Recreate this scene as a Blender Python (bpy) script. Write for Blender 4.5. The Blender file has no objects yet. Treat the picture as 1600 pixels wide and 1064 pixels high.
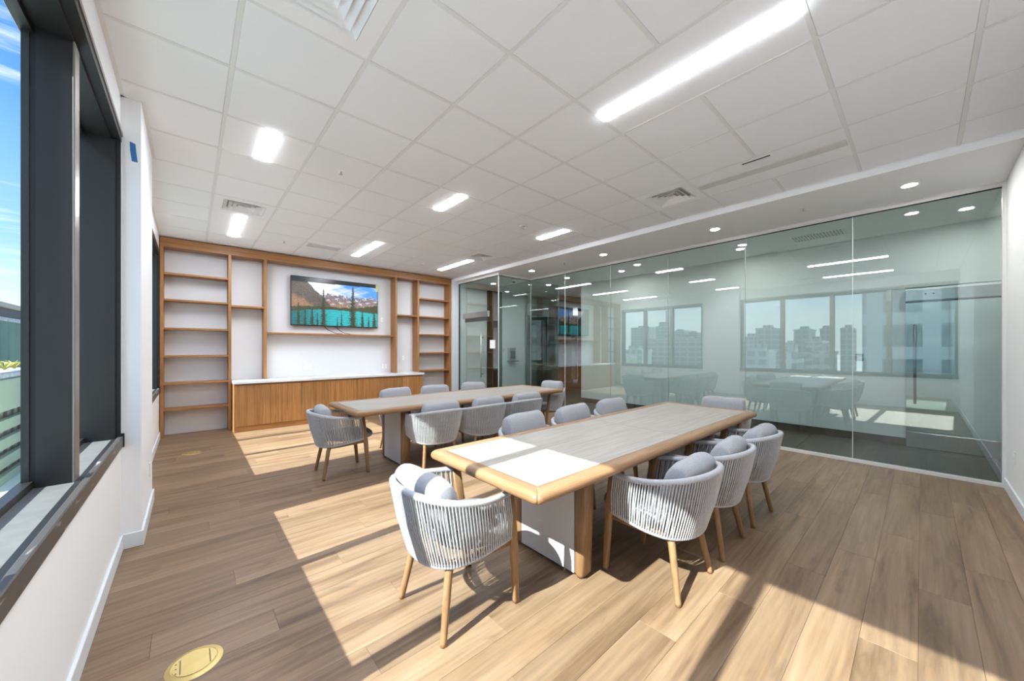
import bpy, math, random
from mathutils import Vector, Matrix

# ------------------------------------------------------------------ camera, sky, sun, exposure
scn = bpy.context.scene
COL = scn.collection
random.seed(11)

CAM_H = 1.39
cam_data = bpy.data.cameras.new('camera')
cam_data.sensor_width = 36.0
cam_data.lens = 567.0 / 1600.0 * 36.0
cam_data.shift_y = 12.35 / 1600.0
cam_data.clip_start = 0.02
cam_data.clip_end = 3000
cam = bpy.data.objects.new('camera', cam_data)
cam.location = (0, 0, CAM_H)
cam.rotation_euler = (math.pi / 2, 0, -0.7254)
COL.objects.link(cam)
scn.camera = cam

scn.view_settings.view_transform = 'Standard'
scn.view_settings.look = 'None'
scn.view_settings.exposure = 1.46
scn.view_settings.gamma = 1.0
scn.view_settings.use_curve_mapping = False
scn.cycles.max_bounces = 14
scn.cycles.diffuse_bounces = 9
scn.cycles.glossy_bounces = 4
scn.cycles.transmission_bounces = 6
scn.cycles.transparent_max_bounces = 24
scn.cycles.caustics_reflective = False
scn.cycles.caustics_refractive = False
scn.cycles.sample_clamp_indirect = 6.0

SUN_STRENGTH = 6.5
SKY_STRENGTH = 0.78
LAMP_STRENGTH = 26.0
DOWNLIGHT_STRENGTH = 190.0
CORRIDOR_STRENGTH = 110.0

world = bpy.data.worlds.new('sky')
scn.world = world
world.use_nodes = True
wn, wl = world.node_tree.nodes, world.node_tree.links
wn.clear()
w_out = wn.new('ShaderNodeOutputWorld')
w_bg = wn.new('ShaderNodeBackground')
w_bg.inputs['Strength'].default_value = SKY_STRENGTH
w_tc = wn.new('ShaderNodeTexCoord')
w_sep = wn.new('ShaderNodeSeparateXYZ')
wl.new(w_tc.outputs['Generated'], w_sep.inputs[0])
w_ramp = wn.new('ShaderNodeValToRGB')
cr = w_ramp.color_ramp
cr.elements[0].position = 0.0
cr.elements[0].color = (0.84, 0.90, 0.96, 1)
cr.elements[1].position = 0.75
cr.elements[1].color = (0.055, 0.20, 0.55, 1)
for pos, c in ((0.06, (0.78, 0.89, 1.0, 1)), (0.18, (0.36, 0.62, 0.98, 1)), (0.40, (0.14, 0.37, 0.80, 1))):
    e = cr.elements.new(pos)
    e.color = c
wl.new(w_sep.outputs['Z'], w_ramp.inputs[0])
w_map = wn.new('ShaderNodeMapping')
w_map.inputs['Scale'].default_value = (2.2, 2.2, 26.0)
wl.new(w_tc.outputs['Generated'], w_map.inputs[0])
w_noise = wn.new('ShaderNodeTexNoise')
w_noise.inputs['Scale'].default_value = 1.6
w_noise.inputs['Detail'].default_value = 7
w_noise.inputs['Roughness'].default_value = 0.6
wl.new(w_map.outputs[0], w_noise.inputs['Vector'])
w_cl = wn.new('ShaderNodeValToRGB')
w_cl.color_ramp.elements[0].position = 0.52
w_cl.color_ramp.elements[0].color = (0, 0, 0, 1)
w_cl.color_ramp.elements[1].position = 0.72
w_cl.color_ramp.elements[1].color = (0.8, 0.8, 0.8, 1)
wl.new(w_noise.outputs['Fac'], w_cl.inputs[0])
w_mix = wn.new('ShaderNodeMix')
w_mix.data_type = 'RGBA'
w_mix.inputs['B'].default_value = (0.95, 0.97, 1.0, 1)
wl.new(w_cl.outputs['Color'], w_mix.inputs['Factor'])
wl.new(w_ramp.outputs['Color'], w_mix.inputs['A'])
wl.new(w_mix.outputs['Result'], w_bg.inputs['Color'])
wl.new(w_bg.outputs[0], w_out.inputs['Surface'])

sun_data = bpy.data.lights.new('sun', 'SUN')
sun_data.energy = SUN_STRENGTH
sun_data.angle = math.radians(0.55)
sun_data.color = (1.0, 0.99, 0.97)
sun = bpy.data.objects.new('sun', sun_data)
sun.rotation_euler = Vector((1.0, 0.045, -0.893)).to_track_quat('-Z', 'Y').to_euler()
sun.location = (-12, 3, 12)
COL.objects.link(sun)

# ------------------------------------------------------------------ room measures (metres)
CEIL = 3.1327            # tile ceiling
SOF = 3.06               # plasterboard soffit and corridor ceiling
XL, XG, XC = -0.36, 6.10, 7.65      # window wall, glass partition, corridor wall
YN, YF = -0.56, 8.05     # wall behind the camera, wall behind the bookcase
YB = 7.78                # front of the bookcase
JOG_X, JOG_Y = 5.10, 6.20
SOF_X = 4.94
GX, GY, GT = 0.194, 2.835, 0.6096   # ceiling grid origin and module


# ------------------------------------------------------------------ mesh helpers
class MB:
    def __init__(self):
        self.v, self.f, self.sm = [], [], []

    def add(self, verts, faces, smooth=False):
        b = len(self.v)
        self.v += [tuple(p) for p in verts]
        self.f += [tuple(i + b for i in fc) for fc in faces]
        self.sm += [smooth] * len(faces)
        return self

    def box(self, x0, y0, z0, x1, y1, z1):
        if x0 > x1: x0, x1 = x1, x0
        if y0 > y1: y0, y1 = y1, y0
        if z0 > z1: z0, z1 = z1, z0
        v = [(x0, y0, z0), (x1, y0, z0), (x1, y1, z0), (x0, y1, z0),
             (x0, y0, z1), (x1, y0, z1), (x1, y1, z1), (x0, y1, z1)]
        return self.add(v, [(0, 3, 2, 1), (4, 5, 6, 7), (0, 1, 5, 4), (1, 2, 6, 5), (2, 3, 7, 6), (3, 0, 4, 7)])

    def rbox(self, x0, y0, z0, x1, y1, z1, r=0.004):
        """box with all its edges chamfered by r"""
        xs, ys, zs = (x0, x1), (y0, y1), (z0, z1)
        idx, v = {}, []
        for i in (0, 1):
            for j in (0, 1):
                for k in (0, 1):
                    sx, sy, sz = (1 - 2 * i) * r, (1 - 2 * j) * r, (1 - 2 * k) * r
                    c = (xs[i], ys[j], zs[k])
                    for a, off in ((0, (0, sy, sz)), (1, (sx, 0, sz)), (2, (sx, sy, 0))):
                        idx[(i, j, k, a)] = len(v)
                        v.append((c[0] + off[0], c[1] + off[1], c[2] + off[2]))
        f = []
        for s in (0, 1):
            q = [idx[(s, 0, 0, 0)], idx[(s, 1, 0, 0)], idx[(s, 1, 1, 0)], idx[(s, 0, 1, 0)]]
            f.append(q if s else q[::-1])
            q = [idx[(0, s, 0, 1)], idx[(0, s, 1, 1)], idx[(1, s, 1, 1)], idx[(1, s, 0, 1)]]
            f.append(q if s else q[::-1])
            q = [idx[(0, 0, s, 2)], idx[(1, 0, s, 2)], idx[(1, 1, s, 2)], idx[(0, 1, s, 2)]]
            f.append(q if s else q[::-1])
        for s in (0, 1):
            for t in (0, 1):
                f.append((idx[(s, t, 0, 0)], idx[(s, t, 1, 0)], idx[(s, t, 1, 1)], idx[(s, t, 0, 1)]))
                f.append((idx[(s, 0, t, 0)], idx[(s, 1, t, 0)], idx[(s, 1, t, 2)], idx[(s, 0, t, 2)]))
                f.append((idx[(0, s, t, 1)], idx[(1, s, t, 1)], idx[(1, s, t, 2)], idx[(0, s, t, 2)]))
        for i in (0, 1):
            for j in (0, 1):
                for k in (0, 1):
                    f.append(tuple(idx[(i, j, k, a)] for a in (0, 1, 2)))
        return self.add(v, f)

    def tube(self, pts, radii, n=8, squash=None, cap=True, up=None, smooth=True):
        pts = [Vector(p) for p in pts]
        if not isinstance(radii, (list, tuple)):
            radii = [radii] * len(pts)
        verts, faces = [], []
        ref = Vector(up) if up else None
        nrm = None
        for i, p in enumerate(pts):
            t = (pts[min(i + 1, len(pts) - 1)] - pts[max(i - 1, 0)]).normalized()
            if nrm is None:
                nrm = ref.copy() if ref else (Vector((0, 0, 1)) if abs(t.z) < 0.9 else Vector((1, 0, 0)))
            if ref: nrm = ref.copy()
            nrm = (nrm - t * nrm.dot(t)).normalized()
            bn = t.cross(nrm)
            r = radii[i]
            ra, rb = (r, r) if not isinstance(r, (tuple, list)) else r
            for k in range(n):
                a = 2 * math.pi * (k + 0.5) / n
                ca, sa = math.cos(a), math.sin(a)
                if squash:
                    ca = math.copysign(abs(ca) ** squash, ca)
                    sa = math.copysign(abs(sa) ** squash, sa)
                verts.append(p + nrm * (ca * ra) + bn * (sa * rb))
        for i in range(len(pts) - 1):
            for k in range(n):
                a, b = i * n + k, i * n + (k + 1) % n
                faces.append((a, b, b + n, a + n))
        if cap:
            faces.append(tuple(range(n))[::-1])
            faces.append(tuple((len(pts) - 1) * n + k for k in range(n)))
        return self.add(verts, faces, smooth)

    def lathe(self, prof, n=24, c=(0, 0, 0), smooth=True, sx=1.0, sy=1.0):
        verts, faces = [], []
        for r, z in prof:
            for k in range(n):
                a = 2 * math.pi * k / n
                verts.append((c[0] + r * sx * math.cos(a), c[1] + r * sy * math.sin(a), c[2] + z))
        for i in range(len(prof) - 1):
            for k in range(n):
                a, b = i * n + k, i * n + (k + 1) % n
                faces.append((a, b, b + n, a + n))
        faces.append(tuple(range(n))[::-1])
        faces.append(tuple((len(prof) - 1) * n + k for k in range(n)))
        return self.add(verts, faces, smooth)

    def prism(self, poly, axis, a0, a1):
        """polygon extruded along x, y or z"""
        n = len(poly)
        def P(p, a):
            if axis == 'x': return (a, p[0], p[1])
            if axis == 'y': return (p[0], a, p[1])
            return (p[0], p[1], a)
        v = [P(p, a0) for p in poly] + [P(p, a1) for p in poly]
        f = [tuple(range(n))[::-1], tuple(range(n, 2 * n))]
        f += [(k, (k + 1) % n, n + (k + 1) % n, n + k) for k in range(n)]
        return self.add(v, f)

    def mesh(self, name):
        m = bpy.data.meshes.new(name)
        m.from_pydata(self.v, [], self.f)
        m.polygons.foreach_set('use_smooth', self.sm)
        m.validate()
        import bmesh
        bm = bmesh.new()
        bm.from_mesh(m)
        bmesh.ops.recalc_face_normals(bm, faces=bm.faces)
        bm.to_mesh(m)
        bm.free()
        m.update()
        return m


def put(name, mb, mat, parent=None, loc=None, rot=None):
    me = mb.mesh(name) if isinstance(mb, MB) else mb
    if mat is not None and len(me.materials) == 0:
        me.materials.append(mat)
    o = bpy.data.objects.new(name, me)
    COL.objects.link(o)
    if parent is not None: o.parent = parent
    if loc: o.location = loc
    if rot: o.rotation_euler = rot
    return o


def tag(o, label, cat, group=None):
    o['label'] = label
    o['category'] = cat
    if group: o['group'] = group
    return o


def empty(name, loc=(0, 0, 0), rz=0.0):
    o = bpy.data.objects.new(name, None)
    o.empty_display_size = 0.1
    o.location = loc
    o.rotation_euler = (0, 0, rz)
    COL.objects.link(o)
    return o


def struct(name, mb, mat):
    o = put(name, mb, mat)
    o['kind'] = 'structure'
    return o


def copy_tree(o, parent=None):
    c = o.copy()
    COL.objects.link(c)
    c.parent = parent
    for ch in list(o.children):
        copy_tree(ch, c)
    return c


# ------------------------------------------------------------------ materials
def mat_new(name):
    m = bpy.data.materials.new(name)
    m.use_nodes = True
    nt = m.node_tree
    return m, nt.nodes, nt.links, nt.nodes['Principled BSDF']


def plain(name, col, rough=0.5, metal=0.0, noise=0.0, scale=8.0, bump=0.0, bscale=200.0, spec=0.5):
    m, n, l, b = mat_new(name)
    b.inputs['Base Color'].default_value = (*col, 1)
    b.inputs['Roughness'].default_value = rough
    b.inputs['Metallic'].default_value = metal
    b.inputs['Specular IOR Level'].default_value = spec
    tc = n.new('ShaderNodeTexCoord')
    if noise > 0:
        nz = n.new('ShaderNodeTexNoise')
        nz.inputs['Scale'].default_value = scale
        nz.inputs['Detail'].default_value = 5
        l.new(tc.outputs['Object'], nz.inputs['Vector'])
        rp = n.new('ShaderNodeValToRGB')
        rp.color_ramp.elements[0].position = 0.3
        rp.color_ramp.elements[1].position = 0.7
        rp.color_ramp.elements[0].color = (*[c * (1 - noise) for c in col], 1)
        rp.color_ramp.elements[1].color = (*[min(1, c * (1 + noise)) for c in col], 1)
        l.new(nz.outputs['Fac'], rp.inputs[0])
        l.new(rp.outputs[0], b.inputs['Base Color'])
    if bump > 0:
        nb = n.new('ShaderNodeTexNoise')
        nb.inputs['Scale'].default_value = bscale
        nb.inputs['Detail'].default_value = 3
        l.new(tc.outputs['Object'], nb.inputs['Vector'])
        bp = n.new('ShaderNodeBump')
        bp.inputs['Strength'].default_value = bump
        bp.inputs['Distance'].default_value = 0.004
        l.new(nb.outputs['Fac'], bp.inputs['Height'])
        l.new(bp.outputs[0], b.inputs['Normal'])
    return m


def wood(name, dark, mid, light, scale, rough=0.45, vary=0.12, knots=0.0, spec=0.4, bump=0.08):
    """grain stretched along the axis with the smallest scale; every object gets its own cut of the grain"""
    m, n, l, b = mat_new(name)
    b.inputs['Roughness'].default_value = rough
    b.inputs['Specular IOR Level'].default_value = spec
    tc = n.new('ShaderNodeTexCoord')
    oi = n.new('ShaderNodeObjectInfo')
    mp = n.new('ShaderNodeMapping')
    mp.inputs['Scale'].default_value = scale
    l.new(tc.outputs['Object'], mp.inputs[0])
    mu = n.new('ShaderNodeMath'); mu.operation = 'MULTIPLY'; mu.inputs[1].default_value = 53.0
    l.new(oi.outputs['Random'], mu.inputs[0])
    n1 = n.new('ShaderNodeTexNoise'); n1.noise_dimensions = '4D'
    n1.inputs['Scale'].default_value = 1.0
    n1.inputs['Detail'].default_value = 6
    n1.inputs['Roughness'].default_value = 0.62
    n1.inputs['Distortion'].default_value = 0.9
    l.new(mp.outputs[0], n1.inputs['Vector']); l.new(mu.outputs[0], n1.inputs['W'])
    rp = n.new('ShaderNodeValToRGB')
    rp.color_ramp.elements[0].position = 0.30; rp.color_ramp.elements[0].color = (*dark, 1)
    rp.color_ramp.elements[1].position = 0.66; rp.color_ramp.elements[1].color = (*light, 1)
    e = rp.color_ramp.elements.new(0.47); e.color = (*mid, 1)
    l.new(n1.outputs['Fac'], rp.inputs[0])
    mp2 = n.new('ShaderNodeMapping')
    mp2.inputs['Scale'].default_value = [s * 6 if s > min(scale) else s * 2.5 for s in scale]
    l.new(tc.outputs['Object'], mp2.inputs[0])
    n2 = n.new('ShaderNodeTexNoise'); n2.noise_dimensions = '4D'
    n2.inputs['Scale'].default_value = 1.0; n2.inputs['Detail'].default_value = 3
    l.new(mp2.outputs[0], n2.inputs['Vector']); l.new(mu.outputs[0], n2.inputs['W'])
    hs = n.new('ShaderNodeHueSaturation')
    l.new(rp.outputs[0], hs.inputs['Color'])
    v1 = n.new('ShaderNodeMapRange')
    v1.inputs['From Min'].default_value = 0.3; v1.inputs['From Max'].default_value = 0.7
    v1.inputs['To Min'].default_value = 0.80; v1.inputs['To Max'].default_value = 1.12
    l.new(n2.outputs['Fac'], v1.inputs['Value'])
    v2 = n.new('ShaderNodeMapRange')
    v2.inputs['To Min'].default_value = 1 - vary; v2.inputs['To Max'].default_value = 1 + vary
    l.new(oi.outputs['Random'], v2.inputs['Value'])
    mm = n.new('ShaderNodeMath'); mm.operation = 'MULTIPLY'
    l.new(v1.outputs[0], mm.inputs[0]); l.new(v2.outputs[0], mm.inputs[1])
    last = mm
    if knots > 0:
        mp3 = n.new('ShaderNodeMapping'); mp3.inputs['Scale'].default_value = (1.3, 4.5, 1)
        l.new(tc.outputs['Object'], mp3.inputs[0])
        n3 = n.new('ShaderNodeTexNoise'); n3.noise_dimensions = '4D'
        n3.inputs['Scale'].default_value = 1.4; n3.inputs['Detail'].default_value = 4
        n3.inputs['Distortion'].default_value = 1.6
        l.new(mp3.outputs[0], n3.inputs['Vector']); l.new(mu.outputs[0], n3.inputs['W'])
        v3 = n.new('ShaderNodeMapRange')
        v3.inputs['From Min'].default_value = 0.62; v3.inputs['From Max'].default_value = 0.78
        v3.inputs['To Min'].default_value = 1.0; v3.inputs['To Max'].default_value = 1 - knots
        l.new(n3.outputs['Fac'], v3.inputs['Value'])
        m3 = n.new('ShaderNodeMath'); m3.operation = 'MULTIPLY'
        l.new(mm.outputs[0], m3.inputs[0]); l.new(v3.outputs[0], m3.inputs[1])
        last = m3
    l.new(last.outputs[0], hs.inputs['Value'])
    l.new(hs.outputs[0], b.inputs['Base Color'])
    if bump:
        bp = n.new('ShaderNodeBump'); bp.inputs['Strength'].default_value = bump; bp.inputs['Distance'].default_value = 0.003
        l.new(n2.outputs['Fac'], bp.inputs['Height']); l.new(bp.outputs[0], b.inputs['Normal'])
    return m


def emit(name, col, strength):
    m = bpy.data.materials.new(name)
    m.use_nodes = True
    n, l = m.node_tree.nodes, m.node_tree.links
    n.clear()
    o = n.new('ShaderNodeOutputMaterial'); e = n.new('ShaderNodeEmission')
    e.inputs['Color'].default_value = (*col, 1); e.inputs['Strength'].default_value = strength
    l.new(e.outputs[0], o.inputs['Surface'])
    return m


def glass(name, tint, ior, gain=1.0, rough=0.0):
    """thin sheet: tinted see-through body, mirror reflection by Fresnel on the outward faces"""
    m = bpy.data.materials.new(name)
    m.use_nodes = True
    n, l = m.node_tree.nodes, m.node_tree.links
    n.clear()
    o = n.new('ShaderNodeOutputMaterial')
    tr = n.new('ShaderNodeBsdfTransparent'); tr.inputs['Color'].default_value = (*tint, 1)
    gl = n.new('ShaderNodeBsdfGlossy'); gl.inputs['Roughness'].default_value = rough
    gl.inputs['Color'].default_value = (0.93, 1.0, 0.98, 1)
    fr = n.new('ShaderNodeFresnel'); fr.inputs['IOR'].default_value = ior
    ge = n.new('ShaderNodeNewGeometry')
    inv = n.new('ShaderNodeMath'); inv.operation = 'SUBTRACT'; inv.inputs[0].default_value = gain
    gm = n.new('ShaderNodeMath'); gm.operation = 'MULTIPLY'; gm.inputs[1].default_value = gain
    l.new(ge.outputs['Backfacing'], gm.inputs[0])
    l.new(gm.outputs[0], inv.inputs[1])
    mu = n.new('ShaderNodeMath'); mu.operation = 'MULTIPLY'; mu.use_clamp = True
    l.new(fr.outputs[0], mu.inputs[0]); l.new(inv.outputs[0], mu.inputs[1])
    mx = n.new('ShaderNodeMixShader')
    l.new(mu.outputs[0], mx.inputs[0]); l.new(tr.outputs[0], mx.inputs[1]); l.new(gl.outputs[0], mx.inputs[2])
    l.new(mx.outputs[0], o.inputs['Surface'])
    return m


M = {}
M['wall'] = plain('wall_paint', (0.84, 0.845, 0.855), 0.75, bump=0.03, bscale=140)
M['wall_grey'] = plain('grey_white_paint', (0.73, 0.735, 0.75), 0.75, bump=0.03, bscale=140)
M['soffit'] = plain('soffit_paint', (0.94, 0.945, 0.96), 0.8)
M['base'] = plain('baseboard_paint', (0.72, 0.75, 0.78), 0.5)
M['tile'] = plain('ceiling_tile', (0.915, 0.93, 0.955), 0.9, bump=0.12, bscale=420)
M['bar'] = plain('ceiling_grid', (0.82, 0.82, 0.82), 0.6)
M['plenum'] = plain('plenum', (0.5, 0.5, 0.5), 0.9)
M['fixture'] = plain('white_enamel', (0.93, 0.935, 0.95), 0.45)
M['vent_dark'] = plain('vent_dark', (0.06, 0.06, 0.065), 0.7)
M['vent_grey'] = plain('vent_grey', (0.5, 0.5, 0.5), 0.7)
M['floor'] = wood('oak_plank', (0.113, 0.066, 0.036), (0.215, 0.139, 0.081), (0.274, 0.187, 0.116), (0.75, 8.0, 8.0), 0.42, 0.13, knots=0.42, spec=0.35, bump=0.05)
M['subfloor'] = plain('subfloor', (0.16, 0.10, 0.06), 0.9)
M['case'] = wood('teak_panel_x', (0.25, 0.105, 0.032), (0.36, 0.165, 0.055), (0.43, 0.21, 0.075), (1.2, 22, 26), 0.42, 0.06)
M['casez'] = wood('teak_panel_z', (0.25, 0.105, 0.032), (0.36, 0.165, 0.055), (0.43, 0.21, 0.075), (26, 22, 1.2), 0.42, 0.06)
M['door_wood'] = wood('teak_door', (0.25, 0.10, 0.030), (0.37, 0.17, 0.055), (0.47, 0.24, 0.09), (30, 30, 1.0), 0.4, 0.10)
M['chair_wood'] = wood('beech_leg', (0.215, 0.115, 0.050), (0.270, 0.152, 0.072), (0.315, 0.184, 0.092), (30, 30, 2.5), 0.42, 0.05, bump=0.03)
M['table_wood'] = wood('beech_rail', (0.215, 0.115, 0.050), (0.270, 0.152, 0.072), (0.315, 0.184, 0.092), (2.0, 24, 24), 0.38, 0.05, bump=0.03)
M['table_woody'] = wood('beech_rail_y', (0.215, 0.115, 0.050), (0.270, 0.152, 0.072), (0.315, 0.184, 0.092), (24, 2.0, 24), 0.38, 0.05, bump=0.03)
M['table_top'] = wood('pale_ash_laminate', (0.32, 0.29, 0.25), (0.362, 0.33, 0.287), (0.39, 0.358, 0.314), (1.2, 16, 16), 0.42, 0.01, spec=0.4, bump=0.02)
M['leg_white'] = plain('grey_lacquer', (0.52, 0.53, 0.545), 0.45)
M['black'] = plain('black_plastic', (0.012, 0.012, 0.013), 0.4)
M['rope'] = plain('grey_rope', (0.53, 0.535, 0.55), 0.85, noise=0.10, scale=60, bump=0.5, bscale=500, spec=0.2)
M['rope_rim'] = plain('rope_rim', (0.47, 0.475, 0.495), 0.85, noise=0.08, scale=90, bump=0.6, bscale=420, spec=0.2)
M['cushion'] = plain('grey_cushion_fabric', (0.385, 0.39, 0.41), 0.95, noise=0.16, scale=170, bump=0.5, bscale=650, spec=0.1)
M['seat'] = plain('seat_fabric', (0.27, 0.27, 0.285), 0.95, noise=0.16, scale=170, bump=0.5, bscale=650, spec=0.1)
M['counter'] = plain('white_quartz', (0.74, 0.74, 0.75), 0.25, noise=0.02, scale=30)
M['alu'] = plain('dark_anodised', (0.0175, 0.0170, 0.0165), 0.42, metal=0.0, noise=0.08, scale=3)
M['alu_cap'] = plain('bronze_cap', (0.26, 0.24, 0.22), 0.35, metal=0.6)
M['gasket'] = plain('gasket', (0.008, 0.008, 0.009), 0.5)
M['sill'] = plain('grey_sill', (0.135, 0.135, 0.133), 0.5, noise=0.12, scale=14)
m_, n_, l_, b_ = mat_new('scuffed_trim')
b_.inputs['Roughness'].default_value = 0.4
tc_ = n_.new('ShaderNodeTexCoord'); mp_ = n_.new('ShaderNodeMapping'); mp_.inputs['Scale'].default_value = (40, 5, 34)
l_.new(tc_.outputs['Object'], mp_.inputs[0])
nz_ = n_.new('ShaderNodeTexNoise'); nz_.inputs['Scale'].default_value = 1.0; nz_.inputs['Detail'].default_value = 6; nz_.inputs['Distortion'].default_value = 0.6
l_.new(mp_.outputs[0], nz_.inputs['Vector'])
rp_ = n_.new('ShaderNodeValToRGB')
rp_.color_ramp.elements[0].position = 0.60; rp_.color_ramp.elements[0].color = (0.060, 0.056, 0.054, 1)
rp_.color_ramp.elements[1].position = 0.68; rp_.color_ramp.elements[1].color = (0.34, 0.31, 0.28, 1)
l_.new(nz_.outputs['Fac'], rp_.inputs[0]); l_.new(rp_.outputs[0], b_.inputs['Base Color'])
M['sill_trim'] = m_
M['steel'] = plain('brushed_steel', (0.50, 0.50, 0.50), 0.28, metal=1.0, noise=0.05, scale=40)
M['steel_dark'] = plain('brushed_rail', (0.22, 0.23, 0.24), 0.35, metal=1.0, noise=0.08, scale=30)
M['brass'] = plain('brass', (0.66, 0.52, 0.23), 0.48, metal=1.0, noise=0.05, scale=20)
M['brass_dark'] = plain('brass_slot', (0.10, 0.07, 0.02), 0.5)
M['glass'] = glass('partition_glass', (0.875, 0.943, 0.930), 2.8)
M['pane'] = glass('window_pane', (0.90, 0.94, 0.93), 1.35)
M['channel'] = plain('glass_channel', (0.74, 0.73, 0.73), 0.4)
M['seal'] = plain('silicone_seal', (0.34, 0.38, 0.37), 0.4)
M['seal_light'] = plain('polished_edge', (0.62, 0.68, 0.66), 0.3)
M['dark_tile'] = plain('dark_floor_tile', (0.028, 0.033, 0.037), 0.45, noise=0.18, scale=5)
M['dark_base'] = plain('dark_baseboard', (0.022, 0.025, 0.028), 0.5)
M['grout'] = plain('grout', (0.085, 0.09, 0.09), 0.8)
M['corr'] = plain('corridor_paint', (0.74, 0.755, 0.755), 0.8)
M['corr_ceil'] = plain('corridor_ceiling_paint', (0.93, 0.93, 0.93), 0.8)
M['dark_wall'] = plain('dark_cladding', (0.035, 0.038, 0.040), 0.5, noise=0.1, scale=3)
M['grey_wall'] = plain('grey_wall', (0.30, 0.31, 0.32), 0.7)
M['brown_wall'] = wood('dark_veneer', (0.03, 0.018, 0.012), (0.05, 0.03, 0.02), (0.07, 0.04, 0.028), (14, 14, 1), 0.5, 0.05)
M['plate'] = plain('white_plastic', (0.78, 0.78, 0.77), 0.4)
M['paper'] = plain('white_paper', (0.85, 0.86, 0.86), 0.8)
M['tape'] = plain('blue_tape', (0.03, 0.16, 0.42), 0.6)
M['sticker'] = plain('energy_sticker', (0.62, 0.66, 0.22), 0.6)
M['lens'] = emit('lamp_lens', (0.925, 0.975, 1.045), LAMP_STRENGTH)
M['lens_off'] = plain('lamp_lens_off', (0.66, 0.655, 0.63), 0.4)
M['downlight'] = emit('downlight_lens', (1.0, 0.98, 0.94), DOWNLIGHT_STRENGTH)
M['corridor_lens'] = emit('corridor_lens', (1.0, 0.98, 0.94), CORRIDOR_STRENGTH)
M['ext_green'] = plain('pale_green_render', (0.34, 0.40, 0.27), 0.8, noise=0.06, scale=2)
M['ext_ledge'] = plain('pale_ledge', (0.66, 0.70, 0.64), 0.8, noise=0.05, scale=2)
M['ext_panel'] = plain('dark_green_panel', (0.055, 0.16, 0.11), 0.6, noise=0.12, scale=3)
M['ext_white'] = plain('white_gravel', (0.45, 0.46, 0.45), 0.9, noise=0.3, scale=22)
M['ext_tan'] = plain('tan_coping', (0.42, 0.38, 0.30), 0.8)
M['ext_dark'] = plain('dark_gap', (0.11, 0.10, 0.075), 0.9)
M['leaf'] = plain('yellow_leaf', (0.50, 0.46, 0.12), 0.7)
M['ground'] = plain('city_ground', (0.50, 0.50, 0.49), 0.95, noise=0.45, scale=0.05)


def facade(name, wall, win, sx, sz):
    m, n, l, b = mat_new(name)
    b.inputs['Roughness'].default_value = 0.8
    tc = n.new('ShaderNodeTexCoord')
    mp = n.new('ShaderNodeMapping'); mp.inputs['Rotation'].default_value = (math.pi / 2, 0, math.pi / 2)
    l.new(tc.outputs['Object'], mp.inputs[0])
    br = n.new('ShaderNodeTexBrick')
    br.offset = 0.0
    br.inputs['Scale'].default_value = 1.0
    br.inputs['Brick Width'].default_value = sx
    br.inputs['Row Height'].default_value = sz
    br.inputs['Mortar Size'].default_value = 0.55
    br.inputs['Color1'].default_value = (*win, 1)
    br.inputs['Color2'].default_value = (*[c * 0.7 for c in win], 1)
    br.inputs['Mortar'].default_value = (*wall, 1)
    sp = n.new('ShaderNodeSeparateXYZ'); l.new(tc.outputs['Object'], sp.inputs[0])
    cb = n.new('ShaderNodeCombineXYZ'); l.new(sp.outputs['Y'], cb.inputs['X']); l.new(sp.outputs['Z'], cb.inputs['Y'])
    l.new(cb.outputs[0], br.inputs['Vector'])
    l.new(br.outputs['Color'], b.inputs['Base Color'])
    return m


M['fac1'] = facade('facade_grey', (0.42, 0.42, 0.41), (0.16, 0.18, 0.20), 4.0, 3.4)
M['fac2'] = facade('facade_tan', (0.50, 0.46, 0.40), (0.20, 0.20, 0.20), 5.0, 3.2)
M['fac3'] = facade('facade_pale', (0.60, 0.60, 0.58), (0.25, 0.28, 0.30), 3.4, 3.0)


# ================================================================== STRUCTURE
# ---- floor of oak planks
floor = struct('floor', MB().box(-0.60, YN, -0.10, XG, YF, -0.012), M['subfloor'])
PW, PL = 0.19, 1.52
plank_full = MB().rbox(0, 0, -0.012, PL - 0.0009, PW - 0.0009, 0, 0.0006).mesh('plank')
plank_full.materials.append(M['floor'])
row = 0
y = YN
offs = [0.0, 0.55, 1.05, 0.27, 0.83, 1.3, 0.42, 0.96, 0.14, 0.68]
while y < YF - 0.01:
    w = min(PW, YF - y)
    x = XL + 0.002 - offs[row % len(offs)]
    x1 = JOG_X if y > JOG_Y else XG
    while x < x1 - 0.02:
        a, b_ = max(x, XL + 0.002), min(x + PL, x1)
        if b_ - a > 0.03:
            if b_ - a > PL - 0.01 and w > PW - 0.001:
                put('plank', plank_full, None, floor, (a, y, 0))
            else:
                put('plank', MB().rbox(0, 0, -0.012, b_ - a - 0.0009, w - 0.0009, 0, 0.0006), M['floor'], floor, (a, y, 0))
        x += PL
    y += PW
    row += 1

# ---- corridor floor of dark tiles
cfloor = struct('floor_corridor', MB().box(XG, -1.4, -0.10, 14.0, JOG_Y, -0.010).box(JOG_X, JOG_Y, -0.10, 14.0, 10.5, -0.010), M['grout'])
TW, TL = 0.606, 1.212
tile_mesh = MB().rbox(0, 0, -0.010, TL - 0.005, TW - 0.005, 0, 0.001).mesh('floor_tile')
tile_mesh.materials.append(M['dark_tile'])
yy = -1.25
k = 0
while yy < 9.9:
    xx = (XG if yy < JOG_Y - 0.02 else JOG_X) + 0.02 - (0 if k % 2 else 0.0)
    while xx < (9.2 if yy > 5.7 else 7.6):
        put('floor_tile', tile_mesh, None, cfloor, (xx, yy, 0))
        xx += TL
    yy += TW
    k += 1

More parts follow.
